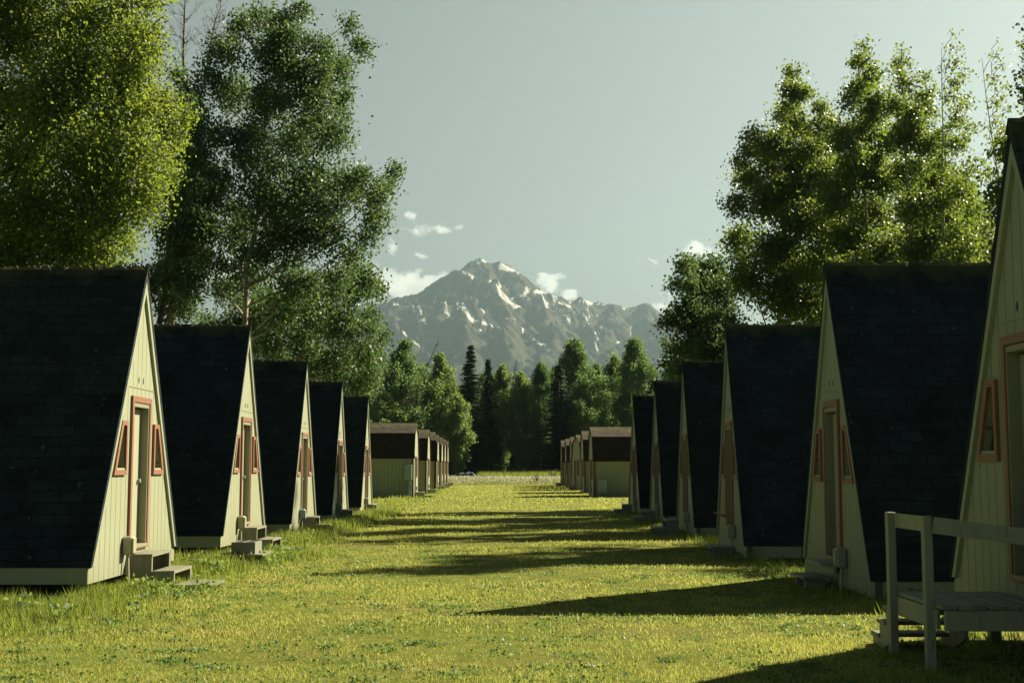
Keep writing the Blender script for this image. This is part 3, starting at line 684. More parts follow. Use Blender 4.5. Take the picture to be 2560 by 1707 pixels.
# ---------------------------------------------------------------- barn-shaped huts
BW, BE, BS, BB, BA = 2.0, 2.24, 1.42, 3.54, 4.10     # half width, eave, shoulder half width, shoulder height, apex
def make_barn():
    r = empty('barn_shaped_hut')
    y0, y1, z0, z1 = -.95, -.2, .25, 2.25
    outer = [(-BW, 0), (BW, 0), (BW, BE), (BS, BB), (0, BA), (-BS, BB), (-BW, BE)]
    wn = [(.35, 1.15), (.95, 1.15), (.95, 2.2), (.35, 2.2)]
    MB().plate(outer, [[(y0, z0), (y1, z0), (y1, z1), (y0, z1)], wn], -.1, 0).build('front_wall', M_['siding'], r)
    MB().plate(outer, [], -DEP, -DEP + .1).build('back_wall', M_['siding'], r)
    for s in (-1, 1):
        MB().box(-DEP + .1, -.1, s * BW - (.1 if s > 0 else 0), s * BW + (0 if s > 0 else .1), 0, BE - .03).build('side_wall', M_['siding_side'], r)
        MB().box(-.10, .022, s * BW - (.0 if s > 0 else .018), s * BW + (.018 if s > 0 else 0), .0, BE - .06).build('corner_board', M_['brown'], r)
        MB().box(.002, .024, s * BW - (.10 if s > 0 else -.0), s * BW + (.0 if s > 0 else .10), .0, BE - .06).build('corner_board', M_['brown'], r)
        # steep lower slope and flatter upper slope of the gambrel roof
        t = .06
        lo = [(s * (BW + .05), BE - .1), (s * (BW + .12), BE - .08), (s * (BS + .07), BB + .055), (s * BS, BB)]
        MB().prism(lo, -DEP - .06, .07).build('lower_roof', M_['roofb_shade'], r)
        up = [(s * (BS + .005), BB + .003), (s * (BS + .13), BB + .045), (0, BA + .085), (0, BA + .01)]
        MB().prism(up, -DEP - .07, .08).build('upper_roof', M_['roofb'], r)
        MB().prism([(s * BW, BE - .02), (s * (BW - .09), BE - .02), (s * (BS - .06), BB - .05), (s * BS, BB - .01)], .001, .03).build('fascia', M_['trim'], r)
        MB().prism([(s * (BS - .001), BB - .012), (s * (BS - .06), BB - .06), (0, BA - .1), (0, BA)], .001, .03).build('fascia', M_['trim'], r)
    MB().box(-.2, -.16, y0 + .02, y1 - .02, z0 + .02, z1 - .03).build('door', M_['door'], r)
    MB().plate([(y0 - .08, z0 - .02), (y1 + .08, z0 - .02), (y1 + .08, z1 + .08), (y0 - .08, z1 + .08)], [[(y0, z0), (y1, z0), (y1, z1), (y0, z1)]], .001, .03).build('door_frame', M_['jamb'], r)
    wf = MB().plate([(.28, 1.07), (1.02, 1.07), (1.02, 2.28), (.28, 2.28)], [wn], .001, .035).build('window_frame', M_['trim'], r)
    MB().plate(wn, [], -.06, -.05).build('pane', M_['glass'], wf)
    for s in (-1, 1): MB().box(.0, .004, s * .1 - .03, s * .1 + .03, 2.78, 2.86).build('vent', M_['black'], r)
    MB().box(.005, .1, .0, .14, .35, .58, bev=.015).build('outlet_box', M_['beige'], r)
    rng = random.Random(9); mb = MB(); x = -DEP - .07
    while x < .07:
        L = rng.uniform(.16, .2); zz = BA + .09 + rng.uniform(0, .01)
        mb.prism([(-.10, zz - .045), (0, zz + .012), (.10, zz - .045), (.09, zz - .055), (0, zz), (-.09, zz - .055)], x, min(x + L, .09)); x += L - .01
    mb.build('ridge_cap', M_['roofb'], r)
    return r
barn0 = make_barn()
LB, RB = 'barn-shaped huts beyond the sunlit cabins', 'barn-shaped huts beyond the shaded cabins'
bspots = [(-4.94, 73, 0, 0, 'barn-shaped hut with tall electric cabinet on conduits by its corner', LB),
          (-4.86, 84, -.04, 0, 'barn-shaped hut directly behind the one with the electric cabinet and conduits', LB),
          (-4.78, 90, -.04, 5, 'slightly turned barn-shaped hut jutting into the lane, third of the sunlit barn row', LB),
          (-4.94, 98, -.04, 0, 'fourth barn-shaped hut of the sunlit row, counted from the cabins', LB),
          (-5.0, 106, -.04, 0, 'third barn-shaped hut from the meadow on the sunlit side', LB),
          (-5.06, 113, -.04, 0, 'second barn-shaped hut from the meadow on the sunlit side', LB),
          (-5.15, 121, -.04, 0, 'last barn-shaped hut of the sunlit row, nearest the dark tarp heap', LB),
          (5.35, 75.5, -.14, 180, 'brown roofed barn-shaped hut with green squat transformer against its side', RB),
          (5.5, 86, -.08, 180, 'barn-shaped hut between the green transformer hut and the turned hut', RB),
          (5.75, 97, -.06, 187, 'barn-shaped hut of the shaded row turned to show its whole front', RB),
          (5.72, 104, -.05, 180, 'third barn-shaped hut from the meadow on the shaded side', RB),
          (5.66, 111, -.04, 180, 'second barn-shaped hut from the meadow on the shaded side, dim roof', RB),
          (5.62, 118.5, -.02, 180, 'last barn-shaped hut of the shaded row, beside the bare grey bush', RB)]
barns = []
for i, (x, y, z, rz, lab, grp) in enumerate(bspots):
    c = barn0 if i == 0 else copy_tree(barn0)
    c.location = (x, y, z - .03); c.rotation_euler = (0, 0, R(rz)); tag(c, lab, 'hut', grp); barns.append(c)

def electric_cabinet():
    x, y = -5.22, 70.8; r = empty('electric_cabinet', (x, y, gzf(x, y)))
    MB().box(-.24, .22, -.03, .16, 1.0, 1.84, bev=.02).build('cabinet', M_['metal'], r)
    MB().box(-.22, .20, -.045, -.031, 1.03, 1.81, bev=.006).build('door', M_['metal'], r)
    for k, (px, rr) in enumerate(((-.30, .03), (-.18, .035), (-.06, .025), (.05, .04), (.16, .03))):
        MB().tube([(px, .05, -.1), (px, .05, .99 if px > -.25 else 1.15)], rr, 8).build('conduit', M_['metal'], r)
    MB().box(-.38, .24, .0, .1, .62, .66).build('rail', M_['greywood'], r)
    tag(r, 'grey green electric cabinet raised on pipes against the first brown roofed hut', 'electric cabinet')
electric_cabinet()
def transformer():
    p = at(1384, 1135, 72.9); r = empty('transformer_box', (p.x, 72.9, gzf(p.x, 72.9)))
    MB().box(-.24, .24, -.2, .2, .22, 1.02, bev=.04).build('case', M_['metal'], r)
    MB().box(-.20, .20, -.215, -.201, .27, .97, bev=.006).build('door', M_['metal'], r)
    MB().box(-.17, .17, -.15, .15, -.1, .22).build('plinth', M_['concrete'], r)
    tag(r, 'squat green transformer box standing against the shaded barn-shaped hut', 'transformer box')
transformer()

# ---------------------------------------------------------------- steps, slabs, blocks
def steps(name, x, y, face, tops, w=.92, run=.30, mats='greywood', label='', group='wooden doorsteps', broken=False):
    """face=+1: descends towards +x; tops = heights of treads from the door outwards"""
    r = empty(name, (x, y, gzf(x, y)), 0 if face > 0 else math.pi)
    a = 0.02
    for k, h in enumerate(tops):
        n = 3
        tm = MB()
        for j in range(n):
            tm.box(a + j * run / n + .004, a + (j + 1) * run / n - .002, -w / 2 - .02, w / 2 + .02, h - .035, h + random.uniform(-.003, .003), jit=.002)
        tm.build('tread', M_[mats], r)
        for s in (-1, 1): MB().box(a + .01, a + run - .03, s * (w / 2) - .018, s * (w / 2) + .018, -.06, h - .037).build('side_board', M_[mats], r)
        if h > .2: MB().box(a + run - .035, a + run - .005, w / 2 - .05, w / 2 - .02 + .04, -.04, h - .037).build('leg', M_[mats], r)
        if h > .2: MB().box(a + run - .035, a + run - .005, -w / 2 - .02, -w / 2 + .03, -.04, h - .037).build('leg', M_[mats], r)
        a += run
    tag(r, label, 'steps', group); return r
steps('wooden_steps', -4.98, 17.55, 1, (.46, .24), label='sunlit two tread wooden steps under the door with the number tag')
steps('wooden_steps', -4.95, 24.65, 1, (.47, .25), label='sunlit two tread wooden steps behind the stacked grey concrete blocks')
steps('wooden_steps', -4.90, 31.65, 1, (.40, .20), label='wooden steps at the sunlit cabin with the pipe beside its door')
steps('wooden_steps', -4.90, 38.65, 1, (.36, .17), label='dark wooden steps at the dappled sunlit cabin, in long weeds')
steps('wooden_steps', -4.90, 46.2, 1, (.33, .16), label='wooden steps at the smallest sunlit A-frame cabin, open end towards lawn')
steps('wooden_steps', 4.30, 31.1, -1, (.36, .18), mats='deck', label='shaded stepped wooden doorstep next past the cabin with the plywood patch')
steps('wooden_steps', 4.60, 38.2, -1, (.34, .16), mats='deck', label='shaded wooden steps second from the barn-shaped huts')
steps('wooden_steps', 4.70, 45.9, -1, (.34, .16), mats='deck', label='shaded wooden steps at the last A-frame cabin before the huts')
for i, (x, y, face, lab) in enumerate([(-4.94, 73, 1, 'tiny steps at the hut with the electric cabinet'), (-4.84, 84, 1, 'tiny low steps at the hut directly behind the electric cabinet hut'),
        (-4.9, 98, 1, 'tiny step at the fourth hut of the sunlit row'), (-4.98, 106, 1, 'tiny step at the third sunlit hut from the meadow'),
        (-5.04, 113, 1, 'tiny step at the second sunlit hut from the meadow'), (-5.13, 121, 1, 'tiny step at the last sunlit hut by the meadow'),
        (5.72, 97.3, -1, 'tiny pale step at the turned hut in the shaded row'), (5.62, 118.3, -1, 'tiny step at the last shaded hut by the meadow')]):
    steps('hut_step', x, y - .5 * face, face, (.28,) if i != 0 else (.3, .12), run=.5, label=lab, group='small steps at the huts')

def slab(name, poly, z0, z1, m, label, cat, loc):
    mb = MB().prism(poly, z0, z1, 'z'); o = mb.build(name, m, None); o.location = loc; tag(o, label, cat); return o
slab('wooden_board', [(0, -.42), (.46, -.36), (.50, .40), (.28, .45), (.02, .46)], .02, .06, M_['greywood'], 'loose weathered board lying on grass in front of the number tag cabin steps', 'board', (-4.34, 17.35, 0))
slab('wooden_board', [(0, -.40), (.44, -.42), (.45, .38), (.02, .40)], .03, .07, M_['greywood'], 'loose weathered board on grass past the concrete blocks', 'board', (-4.3, 24.6, 0))

# concrete blocks on a board, on lower blocks
def block_mesh():
    mb = MB(); L, W, H = .39, .19, .19
    outer = [(-L / 2, -W / 2), (L / 2, -W / 2), (L / 2, W / 2), (-L / 2, W / 2)]
    h1 = [(-L / 2 + .035, -W / 2 + .03), (-.017, -W / 2 + .03), (-.017, W / 2 - .03), (-L / 2 + .035, W / 2 - .03)]
    h2 = [(-a, b) for a, b in h1][::-1]
    mb.plate(outer, [h1, h2], 0, H)
    mb.v = [(y, z, x) for x, y, z in mb.v]
    return mb
def place_blocks():
    bz = gzf(-4.2, 22.9)
    b0 = block_mesh().build('concrete_block', M_['concrete'], None)
    bx, by = -4.25, 21.0
    recs = []
    for lev, z in enumerate((bz - .03, bz + .192)):
        for k, w in enumerate(('nearest', 'middle', 'rearmost')):
            recs.append((bx + (.03 if lev == 0 else 0), by + .10 + .205 * k, z, 0, ('%s of the three grey concrete blocks on top of the board' if lev else '%s of the three concrete blocks holding up the board in the weeds') % w))
    for k, (x, y, z, rz, lab) in enumerate(recs):
        o = b0 if k == 0 else b0.copy()
        if k: C.objects.link(o)
        o.location = (x, y, z); o.rotation_euler = (0, 0, rz + random.uniform(-.03, .03)); tag(o, lab, 'concrete block', 'concrete blocks beside the steps')
    slab('plywood_board', [(-.42, -.10), (.34, -.08), (.36, .95), (-.34, .90)], .0, .028, M_['greywood'], 'thin wide board carrying the grey concrete blocks', 'board', (bx, by, bz + .162))
place_blocks()

def low_step(x, y, z, w, d, h, label):
    r = empty('low_step', (x, y, gzf(x, y)))
    tm = MB()
    for j in range(3): tm.box(-d / 2 + j * d / 3 + .003, -d / 2 + (j + 1) * d / 3 - .003, -w / 2, w / 2, h - .035, h)
    tm.build('tread', M_['deck'], r)
    for s in (-1, 1): MB().box(-d / 2 + .05, d / 2 - .05, s * (w / 2 - .12) - .04, s * (w / 2 - .12) + .04, -.05, h - .037).build('support', M_['greywood'], r)
    tag(r, label, 'step', 'low steps in front of the shaded doors'); return r
low_step(4.17, 17.25, 0, .72, .36, .17, 'low blue grey step on grass in front of the shaded cabin beyond the landing')
low_step(4.05, 23.7, 0, .7, .42, .15, 'low step on grass at the cabin with the orange plywood patch')
thr = MB().box(-.02, .02, -.5, .42, .0, .11).build('threshold_board', M_['cream'], None)
thr.parent = cabins[6]; thr.location = (.10, 0, .16)
MB().box(.03, .30, -.5, .42, .27, .30).build('door_ledge', M_['cream'], cabins[6])

# ---------------------------------------------------------------- landing with rail
def landing():
    x0, x1, y0, y1, zt = 3.44, 4.30, 9.98, 11.12, .53
    r = empty('wooden_landing', ((x0 + x1) / 2, (y0 + y1) / 2, 0)); cx, cy = (x0 + x1) / 2, (y0 + y1) / 2
    rng = random.Random(5)
    n = 7; w = (x1 - x0) / n
    for k in range(n):
        e = y0 - rng.uniform(-.03, .035)
        MB().box(x0 + k * w + .004 - cx, x0 + (k + 1) * w - .004 - cx, e - cy, y1 - cy, zt - .036 + rng.uniform(-.004, .002), zt + rng.uniform(-.004, .003), bev=.005).build('deck_board', M_['deck'], r)
    MB().box(x0 + .03 - cx, x1 + .3 - cx, y0 + .01 - cy, y0 + .05 - cy, zt - .20, zt - .04, bev=.004).build('front_joist', M_['post'], r)
    MB().box(x0 - .005 - cx, x0 + .028 - cx, y0 + .12 - cy, y1 - .02 - cy, zt - .20, zt - .04, bev=.004).build('side_joist', M_['post'], r)
    MB().box(x0 + .03 - cx, x1 - cx, y1 - .05 - cy, y1 - .01 - cy, zt - .20, zt - .04).build('back_joist', M_['post'], r)
    for (px, py) in ((3.41, 11.14), (3.42, 10.22)):
        MB().box(px - .036 - cx, px + .036 - cx, py - .040 - cy, py + .040 - cy, -.1, 1.215, bev=.006).build('post', M_['post'], r)
    MB().beam((3.45 - cx, 11.09 - cy, 1.145), (3.46 - cx, 10.27 - cy, 1.145), .036, .12).build('rail', M_['post'], r)
    MB().beam((3.45 - cx, 10.155 - cy, 1.145), (4.40 - cx, 9.86 - cy, 1.025), .036, .13).build('rail', M_['post'], r)
    tag(r, 'weathered wooden landing with posts and hand rail before the huge shaded cabin', 'landing')
    s = empty('side_steps', (3.75, 11.5, 0))
    for k, h in enumerate((.39, .25, .12)):
        ya = -.36 + k * .20
        MB().box(-.36, .3, ya, ya + .22, h - .036, h, bev=.004).build('tread', M_['deck'], s)
    for sx in (-.34, .28):
        prof = [(-.36, .36), (-.15, .36), (-.15, .21), (.05, .21), (.05, .08), (.26, .08), (.26, -.05), (.05, -.05), (-.36, .12)]
        MB().prism(prof, sx, sx + .035).build('stringer', M_['post'], s)
    tag(s, 'three weathered steps going down from the railed landing to the lawn', 'steps')
landing()

# ---------------------------------------------------------------- far lawn things
def tarp_heap():
    r = empty('tarp_heap', (0, 0, 0)); p = at(1064, 1084, 138)
    r.location = (p.x, 138, gzf(p.x, 138) + .28); r.scale = (1.0, 1.0, 1.0); rng = random.Random(8)
    for k, (x, y, sx, sy, h, rot) in enumerate([(-.85, .1, 1.2, 1.0, .42, .2), (-.15, 0, 1.3, 1.2, .66, -.1), (.65, -.1, 1.4, 1.3, .74, .15)]):
        n = 12; vs = []; fs = []
        for i in range(n):
            for j in range(n):
                u, v = i / (n - 1) * 2 - 1, j / (n - 1) * 2 - 1
                z = h * max(0, (1 - abs(u) ** 2.2 * .75)) * (1 - max(0, abs(v) - .55) / .45 * .8) + .07 * math.sin(u * 7 + k) * math.cos(v * 5)
                if abs(u) == 1 or abs(v) == 1: z = -.05
                X, Y = u * sx * .62, v * sy * .6
                vs.append((x + X * math.cos(rot) - Y * math.sin(rot), y + X * math.sin(rot) + Y * math.cos(rot), z))
        for i in range(n - 1):
            for j in range(n - 1): fs.append((i * n + j, (i + 1) * n + j, (i + 1) * n + j + 1, i * n + j + 1))
        MB().add(vs, fs).build('tarp_fold', M_['tarp'], r, smoothf=False)
    tag(r, 'low heap under blue grey tarpaulin at the forest edge', 'tarp heap')
tarp_heap()

# ---------------------------------------------------------------- trees
def rand_unit(rs, n):
    v = rs.normal(size=(n, 3)); return v / np.linalg.norm(v, axis=1, keepdims=True)
def leaves_mesh(name, pts, size, rs, flat=0.0, aspect=.72):
    """one small rhombic leaf per point"""
    n = len(pts)
    a = rand_unit(rs, n); a[:, 2] -= .35; a /= np.linalg.norm(a, axis=1, keepdims=True)
    b = np.cross(a, rand_unit(rs, n)); b /= np.linalg.norm(b, axis=1, keepdims=True) + 1e-9
    c = np.cross(a, b)
    s = size * rs.uniform(.65, 1.3, (n, 1))
    V = np.empty((n, 4, 3)); V[:, 0] = pts - a * s * .5; V[:, 2] = pts + a * s * .5
    V[:, 1] = pts + b * s * aspect * .5 + c * s * .1 - a * s * .05; V[:, 3] = pts - b * s * aspect * .5 + c * s * .1 - a * s * .05
    return fast_mesh(name, V.reshape(-1, 3), np.arange(n * 4).reshape(n, 4))

def bez(p, q, sag, k=6, rs=None, wob=.0):
    p, q = np.array(p, float), np.array(q, float); out = []
    for i in range(k + 1):
        t = i / k; v = p * (1 - t) + q * t; v = v + np.array(sag) * (4 * t * (1 - t))
        if rs is not None and 0 < i < k: v = v + rs.normal(size=3) * wob
        out.append(v)
    return out

def lobe_tree(name, base, lobes, Y, seed, leaf, lsize, dens, trunk_r, leafm, barkm, depth=.9, fork=.35, droop=.5, label='', cat='tree', group=None, lean=None, trunk_top=None, hollow=.35, spread=None):
    """a trunk, limbs reaching to clumps; each clump has twigs and drooping leaf sprays.
       lobes in photo pixels (x, y, r) at distance Y; optional 4th: extra distance"""
    rs = np.random.RandomState(seed)
    base = np.array(base, float); k = Y / 2897.0
    r = empty(name, tuple(base))
    L = []
    extra = []
    for i, a in enumerate(lobes):
        for b_ in lobes[:i]:
            dd = math.hypot(a[0] - b_[0], a[1] - b_[1])
            if dd < 1.15 * (a[2] + b_[2]) and rs.rand() < .5:
                t = rs.uniform(.35, .65); extra.append((a[0] + (b_[0] - a[0]) * t + rs.normal() * 6, a[1] + (b_[1] - a[1]) * t + rs.normal() * 6, (a[2] + b_[2]) * rs.uniform(.2, .34)))
    nmain = len(lobes)
    for lb in list(lobes) + extra:
        dy = lb[3] if len(lb) > 3 else rs.uniform(-1, 1) * depth * (spread or 1.5)
        p = at(lb[0], lb[1], Y + dy); L.append((np.array(p) , lb[2] * k))
    cz = max(p[2] for p, _ in L); cxm = np.average([p[0] for p, _ in L], weights=[q * q for _, q in L]); 
    top = np.array(trunk_top if trunk_top is not None else (cxm, Y, cz))
    tk = MB(); trunk = bez(base, top, (rs.uniform(-.3, .3), 0, 0), 12, rs, .06)
    tk.tube([p - base for p in trunk], [trunk_r * (1 - .9 * i / 12) for i in range(13)], 9)
    H = top[2] - base[2]
    leafpts = []
    tw = MB()
    for li, (p, rad) in enumerate(L):
        # limb leaves the trunk below the lobe
        hd = abs((p - top)[0]); tz = np.clip((p[2] - base[2]) / H - .02 - .06 * min(1, hd / 1.5) - .35 * np.hypot(*(p - top)[:2]) / H, .12, .97)
        i = tz * 12; i0 = min(int(i), 11); st = trunk[i0] * (1 - (i - i0)) + trunk[i0 + 1] * (i - i0)
        r0 = trunk_r * (1 - .9 * tz) * .42
        limb = bez(st, p, (0, 0, -.06 * np.linalg.norm(p - st)), 5, rs, .07)
        if li < nmain: tk.tube([q - base for q in limb], [r0 * (1 - .72 * j / 5) + .006 for j in range(6)], 6, cap=False)
        area = math.pi * rad * rad; nl = int(dens * area / (lsize * lsize * .36)); ntw = max(7, int(nl / 34))
        d = rand_unit(rs, ntw); rr = rad * rs.uniform(hollow, 1.0, (ntw, 1)) ** .75 * rs.choice([.8, 1.0, 1.0, 1.28], (ntw, 1))
        ends = p + d * rr * np.array([1, 1.0 if rad < 1.4 else 1.1, .95])
        inner = p + d * rr * .25 + rs.normal(size=(ntw, 3)) * rad * .1
        sub = rs.randint(0, ntw, max(4, ntw // 4))
        for j in sub:
            tk.tube([q - base for q in bez(p, ends[j], (0, 0, .05 * rad), 3)], [.018 * min(1, rad), .012, .008, .004], 4, cap=False)
        per = rs.poisson(nl / ntw, ntw)
        for j in range(ntw):
            m = per[j]
            if m == 0: continue
            t = rs.uniform(.0, 1.0, (m, 1)) ** .6
            ln_ = inner[j] * (1 - t) + ends[j] * t
            sp = rad * .10 + lsize * 1.1
            q = ln_ + rs.normal(size=(m, 3)) * sp * np.array([1, 1, .8])
            q[:, 2] -= np.abs(rs.normal(size=m)) * droop * t[:, 0] * min(rad, 1.0) * .6
            leafpts.append(q)
    P = np.concatenate(leafpts) - base
    tk.build('trunk', barkm, r, smoothf=True)
    link('crown', leaves_mesh(name + '_crown', P, lsize, rs), leafm, r)
    tag(r, label, cat, group)
    return r

NEARG = 'tall broadleaf trees behind the cabins'
def g0(x, y): return (x, y, gzf(x, y) - .05)
A = [(60, 80, 130), (200, 50, 110), (320, 90, 85), (130, 220, 130), (280, 200, 110), (372, 235, 62), (60, 350, 130), (200, 350, 120), (320, 335, 85), (400, 300, 48), (425, 260, 30), (90, 480, 120), (230, 470, 105),
     (335, 430, 62), (380, 395, 38), (180, 560, 75), (50, 585, 85), (285, 540, 50), (235, 590, 50), (-120, 200, 150), (-120, 450, 150), (-80, 620, 110), (100, -90, 130), (260, -60, 100), (-60, -60, 150), (340, -20, 60), (-260, 100, 170), (-260, 350, 170), (330, 480, 40)]
lobe_tree('birch_tree', g0(-11.8, 27.5), A, 26.5, 11, None, .074, 3.0, .15, M_['leafA'], M_['darkbark'], label='bright yellow green birch overhanging the roof of the largest sunlit cabin', group=NEARG, trunk_top=(-11.0, 27, 15.0), droop=.8, depth=1.0)
B = [(520, 105, 55), (555, 50, 40), (600, 30, 40), (655, 50, 50), (690, 25, 35), (650, 130, 70), (735, 115, 52), (800, 50, 28), (825, 100, 36), (785, 160, 40), (480, 170, 45), (540, 200, 66), (620, 220, 66),
     (715, 215, 70), (785, 225, 42), (500, 300, 45), (580, 320, 66), (680, 320, 80), (762, 300, 58), (455, 350, 40), (500, 400, 62), (600, 430, 70), (700, 420, 80), (780, 420, 62), (835, 400, 36), (870, 440, 34), (905, 385, 24), (892, 420, 24), (862, 490, 40),
     (840, 540, 30), (450, 480, 48), (545, 520, 60), (650, 530, 76), (750, 520, 70), (810, 580, 40), (470, 590, 42), (570, 620, 58), (680, 640, 60), (770, 640, 52)]
lobe_tree('birch_tree', g0(-9.9, 44.0), B, 43.5, 23, None, .115, 3.3, .15, M_['leafB'], M_['birch'], label='tallest birch, light crown spreading towards the mountain with open gaps', group=NEARG, trunk_top=(-8.2, 43.5, 17.3), droop=1.0, depth=1.4)
Cc = [(840, 620, 36), (870, 665, 24), (800, 660, 50), (720, 680, 60), (640, 700, 60), (850, 720, 30), (790, 740, 58), (700, 760, 68), (600, 780, 60), (850, 800, 46), (880, 770, 22), (770, 830, 62), (680, 850, 50), (840, 870, 40), (600, 690, 45), (862, 845, 28), (560, 740, 50), (520, 660, 44),
     (410, 620, 40), (430, 700, 40), (490, 760, 44)]
lobe_tree('birch_tree', g0(-11.0, 52.5), Cc, 52.5, 37, None, .13, 3.9, .13, M_['leafB'], M_['birch'], label='lower leafy birch behind the smallest sunlit cabins, leaves glinting', group=NEARG, trunk_top=(-8.4, 52.5, 8.6), droop=.7, depth=1.8)
D_ = [(400, 520, 54), (440, 560, 54), (395, 600, 50), (480, 520, 48), (440, 640, 46), (380, 440, 50), (430, 420, 48), (470, 450, 46), (405, 340, 46), (445, 300, 44), (432, 215, 34), (410, 170, 26), (440, 360, 44), (340, 650, 48), (300, 640, 48), (390, 690, 40), (450, 250, 36), (420, 270, 36)]
lobe_tree('dark_birch_tree', g0(-11.3, 41.5), D_, 41.5, 41, None, .115, 4.2, .17, M_['leafB'], M_['darkbark'], label='dark thin birch with straight black trunk between the two big crowns', group=NEARG, trunk_top=(-10.6, 41.5, 14.5), depth=1.2)

# right-hand trees
RBt = [(1822, 165, 20), (1815, 205, 32), (1850, 215, 20), (1812, 260, 42), (1845, 300, 42), (1775, 330, 48), (1730, 305, 22), (1722, 345, 30), (1815, 380, 66), (1725, 410, 48), (1700, 370, 22), (1880, 400, 55), (1765, 460, 66),
       (1690, 470, 34), (1850, 500, 70), (1700, 545, 48), (1770, 580, 70), (1860, 610, 70), (1720, 640, 55), (1790, 680, 60), (1860, 700, 50)]
lobe_tree('aspen_tree', g0(9.9, 46.5), RBt, 45.5, 51, None, .12, 5.0, .12, M_['leafC'], M_['birch'], label='pointed aspen, outermost tall one on the mountain side of the shaded row', group=NEARG, trunk_top=(10.4, 45.5, 15.7), droop=.4, depth=1.2)
RCt = [(1985, 105, 12), (1978, 140, 24), (2005, 160, 20), (1990, 190, 34), (1950, 230, 28), (2010, 240, 44), (1975, 300, 52), (1930, 320, 34), (2035, 320, 44), (1960, 380, 60), (2030, 410, 60), (1925, 450, 60), (2000, 490, 70), (1950, 550, 70), (2040, 570, 66), (1930, 620, 60), (2010, 640, 60), (1950, 690, 50)]
lobe_tree('aspen_tree', g0(11.5, 40.8), RCt, 40.0, 53, None, .11, 5.0, .12, M_['leafC'], M_['birch'], label='tallest pointed aspen above the shaded cabin beyond the landing', group=NEARG, trunk_top=(11.6, 40.0, 15.4), droop=.4, depth=1.0)
RDt = [(2073, 115, 9), (2068, 150, 20), (2078, 190, 24), (2060, 235, 30), (2095, 260, 32), (2120, 175, 14), (2125, 215, 22), (2130, 260, 26), (2075, 310, 44), (2130, 330, 38), (2090, 390, 52), (2150, 410, 46), (2110, 470, 60), (2170, 500, 50), (2120, 560, 66), (2190, 590, 50), (2140, 640, 50), (2070, 640, 40)]
lobe_tree('aspen_tree', g0(12.4, 37.5), RDt, 37.0, 57, None, .105, 4.3, .11, M_['leafC'], M_['birch'], label='twin topped aspen between the tallest aspen and the thin see-through one', group=NEARG, trunk_top=(12.1, 37.0, 14.2), droop=.4, depth=1.0)
RFt = [(2190, 80, 7), (2188, 110, 12), (2200, 140, 14), (2180, 150, 12), (2195, 185, 20), (2215, 170, 12), (2180, 220, 22), (2215, 235, 20), (2195, 275, 26), (2165, 300, 20), (2225, 300, 22), (2195, 340, 30), (2165, 380, 26), (2230, 380, 28), (2200, 430, 36), (2165, 470, 30), (2235, 480, 32), (2205, 530, 40), (2240, 570, 32), (2180, 590, 36), (2220, 640, 40)]
lobe_tree('thin_aspen_tree', g0(13.0, 36.3), RFt, 36.0, 61, None, .10, 2.3, .07, M_['leafC'], M_['birch'], label='thin see-through young aspen with narrow tip beside the big shaded roof', group=NEARG, trunk_top=(12.95, 36.0, 13.9), droop=.3, depth=.6)
RGt = [(2292, 95, 6), (2288, 125, 12), (2300, 150, 12), (2285, 185, 14), (2308, 200, 12), (2290, 235, 20), (2320, 250, 14), (2280, 280, 18), (2305, 310, 20), (2285, 350, 22), (2265, 400, 22), (2300, 400, 24), (2280, 460, 28), (2265, 520, 26), (2290, 560, 30), (2270, 610, 30)]
lobe_tree('thin_aspen_tree', g0(13.2, 33.5), RGt, 33.0, 67, None, .095, 1.4, .06, M_['leafC'], M_['birch'], label='thinnest aspen, partly hidden by the steep gable of the cropped cabin', group=NEARG, trunk_top=(12.95, 33.0, 12.6), droop=.3, depth=.5)
RAt = [(1570, 600, 26), (1600, 620, 34), (1640, 610, 40), (1555, 650, 24), (1605, 680, 52), (1665, 660, 46), (1550, 715, 30), (1590, 740, 52), (1660, 730, 60), (1525, 745, 16), (1600, 800, 52), (1660, 810, 50), (1545, 790, 26), (1530, 830, 18), (1560, 850, 30), (1700, 780, 50)]
lobe_tree('bushy_birch_tree', g0(8.6, 51.3), RAt, 51.0, 71, None, .13, 4.5, .12, M_['leafB'], M_['darkbark'], label='low dark bushy birch nearest the mountain behind the shaded cabins', group=NEARG, trunk_top=(8.3, 51, 9.3), droop=.5, depth=1.3)
RHt = [(2345, 200, 12), (2352, 225, 14), (2368, 210, 20), (2350, 170, 10), (2400, 150, 40), (2420, 230, 50), (2470, 300, 70), (2470, 180, 70), (2410, 60, 40), (2460, 70, 60), (2420, -30, 40), (2440, -100, 30), (2480, -20, 50), (2400, 400, 50), (2480, 420, 70), (2400, 520, 50), (2356, 60, 8)]
lobe_tree('dark_birch_tree', g0(13.4, 29.5), RHt, 29.2, 73, None, .095, 2.8, .11, M_['leafC'], M_['darkbark'], label='tree almost wholly out of frame, leaf sprays touching the edge above the cropped cabin', group=NEARG, trunk_top=(13.3, 29.2, 12.9), depth=.9, droop=.5)
RJt = [(2470, 560, 90), (2560, 500, 90), (2640, 560, 90), (2450, 700, 80), (2560, 680, 90), (2660, 720, 80), (2560, 400, 70), (2520, 820, 80), (2640, 840, 80)]
lobe_tree('bushy_aspen_tree', g0(12.9, 25.2), RJt, 25.2, 79, None, .11, 3.0, .12, M_['leafC'], M_['darkbark'], label='bushy aspen beside the out of frame tree, hidden behind the cropped cabin', group=NEARG, depth=1.1, droop=.4)
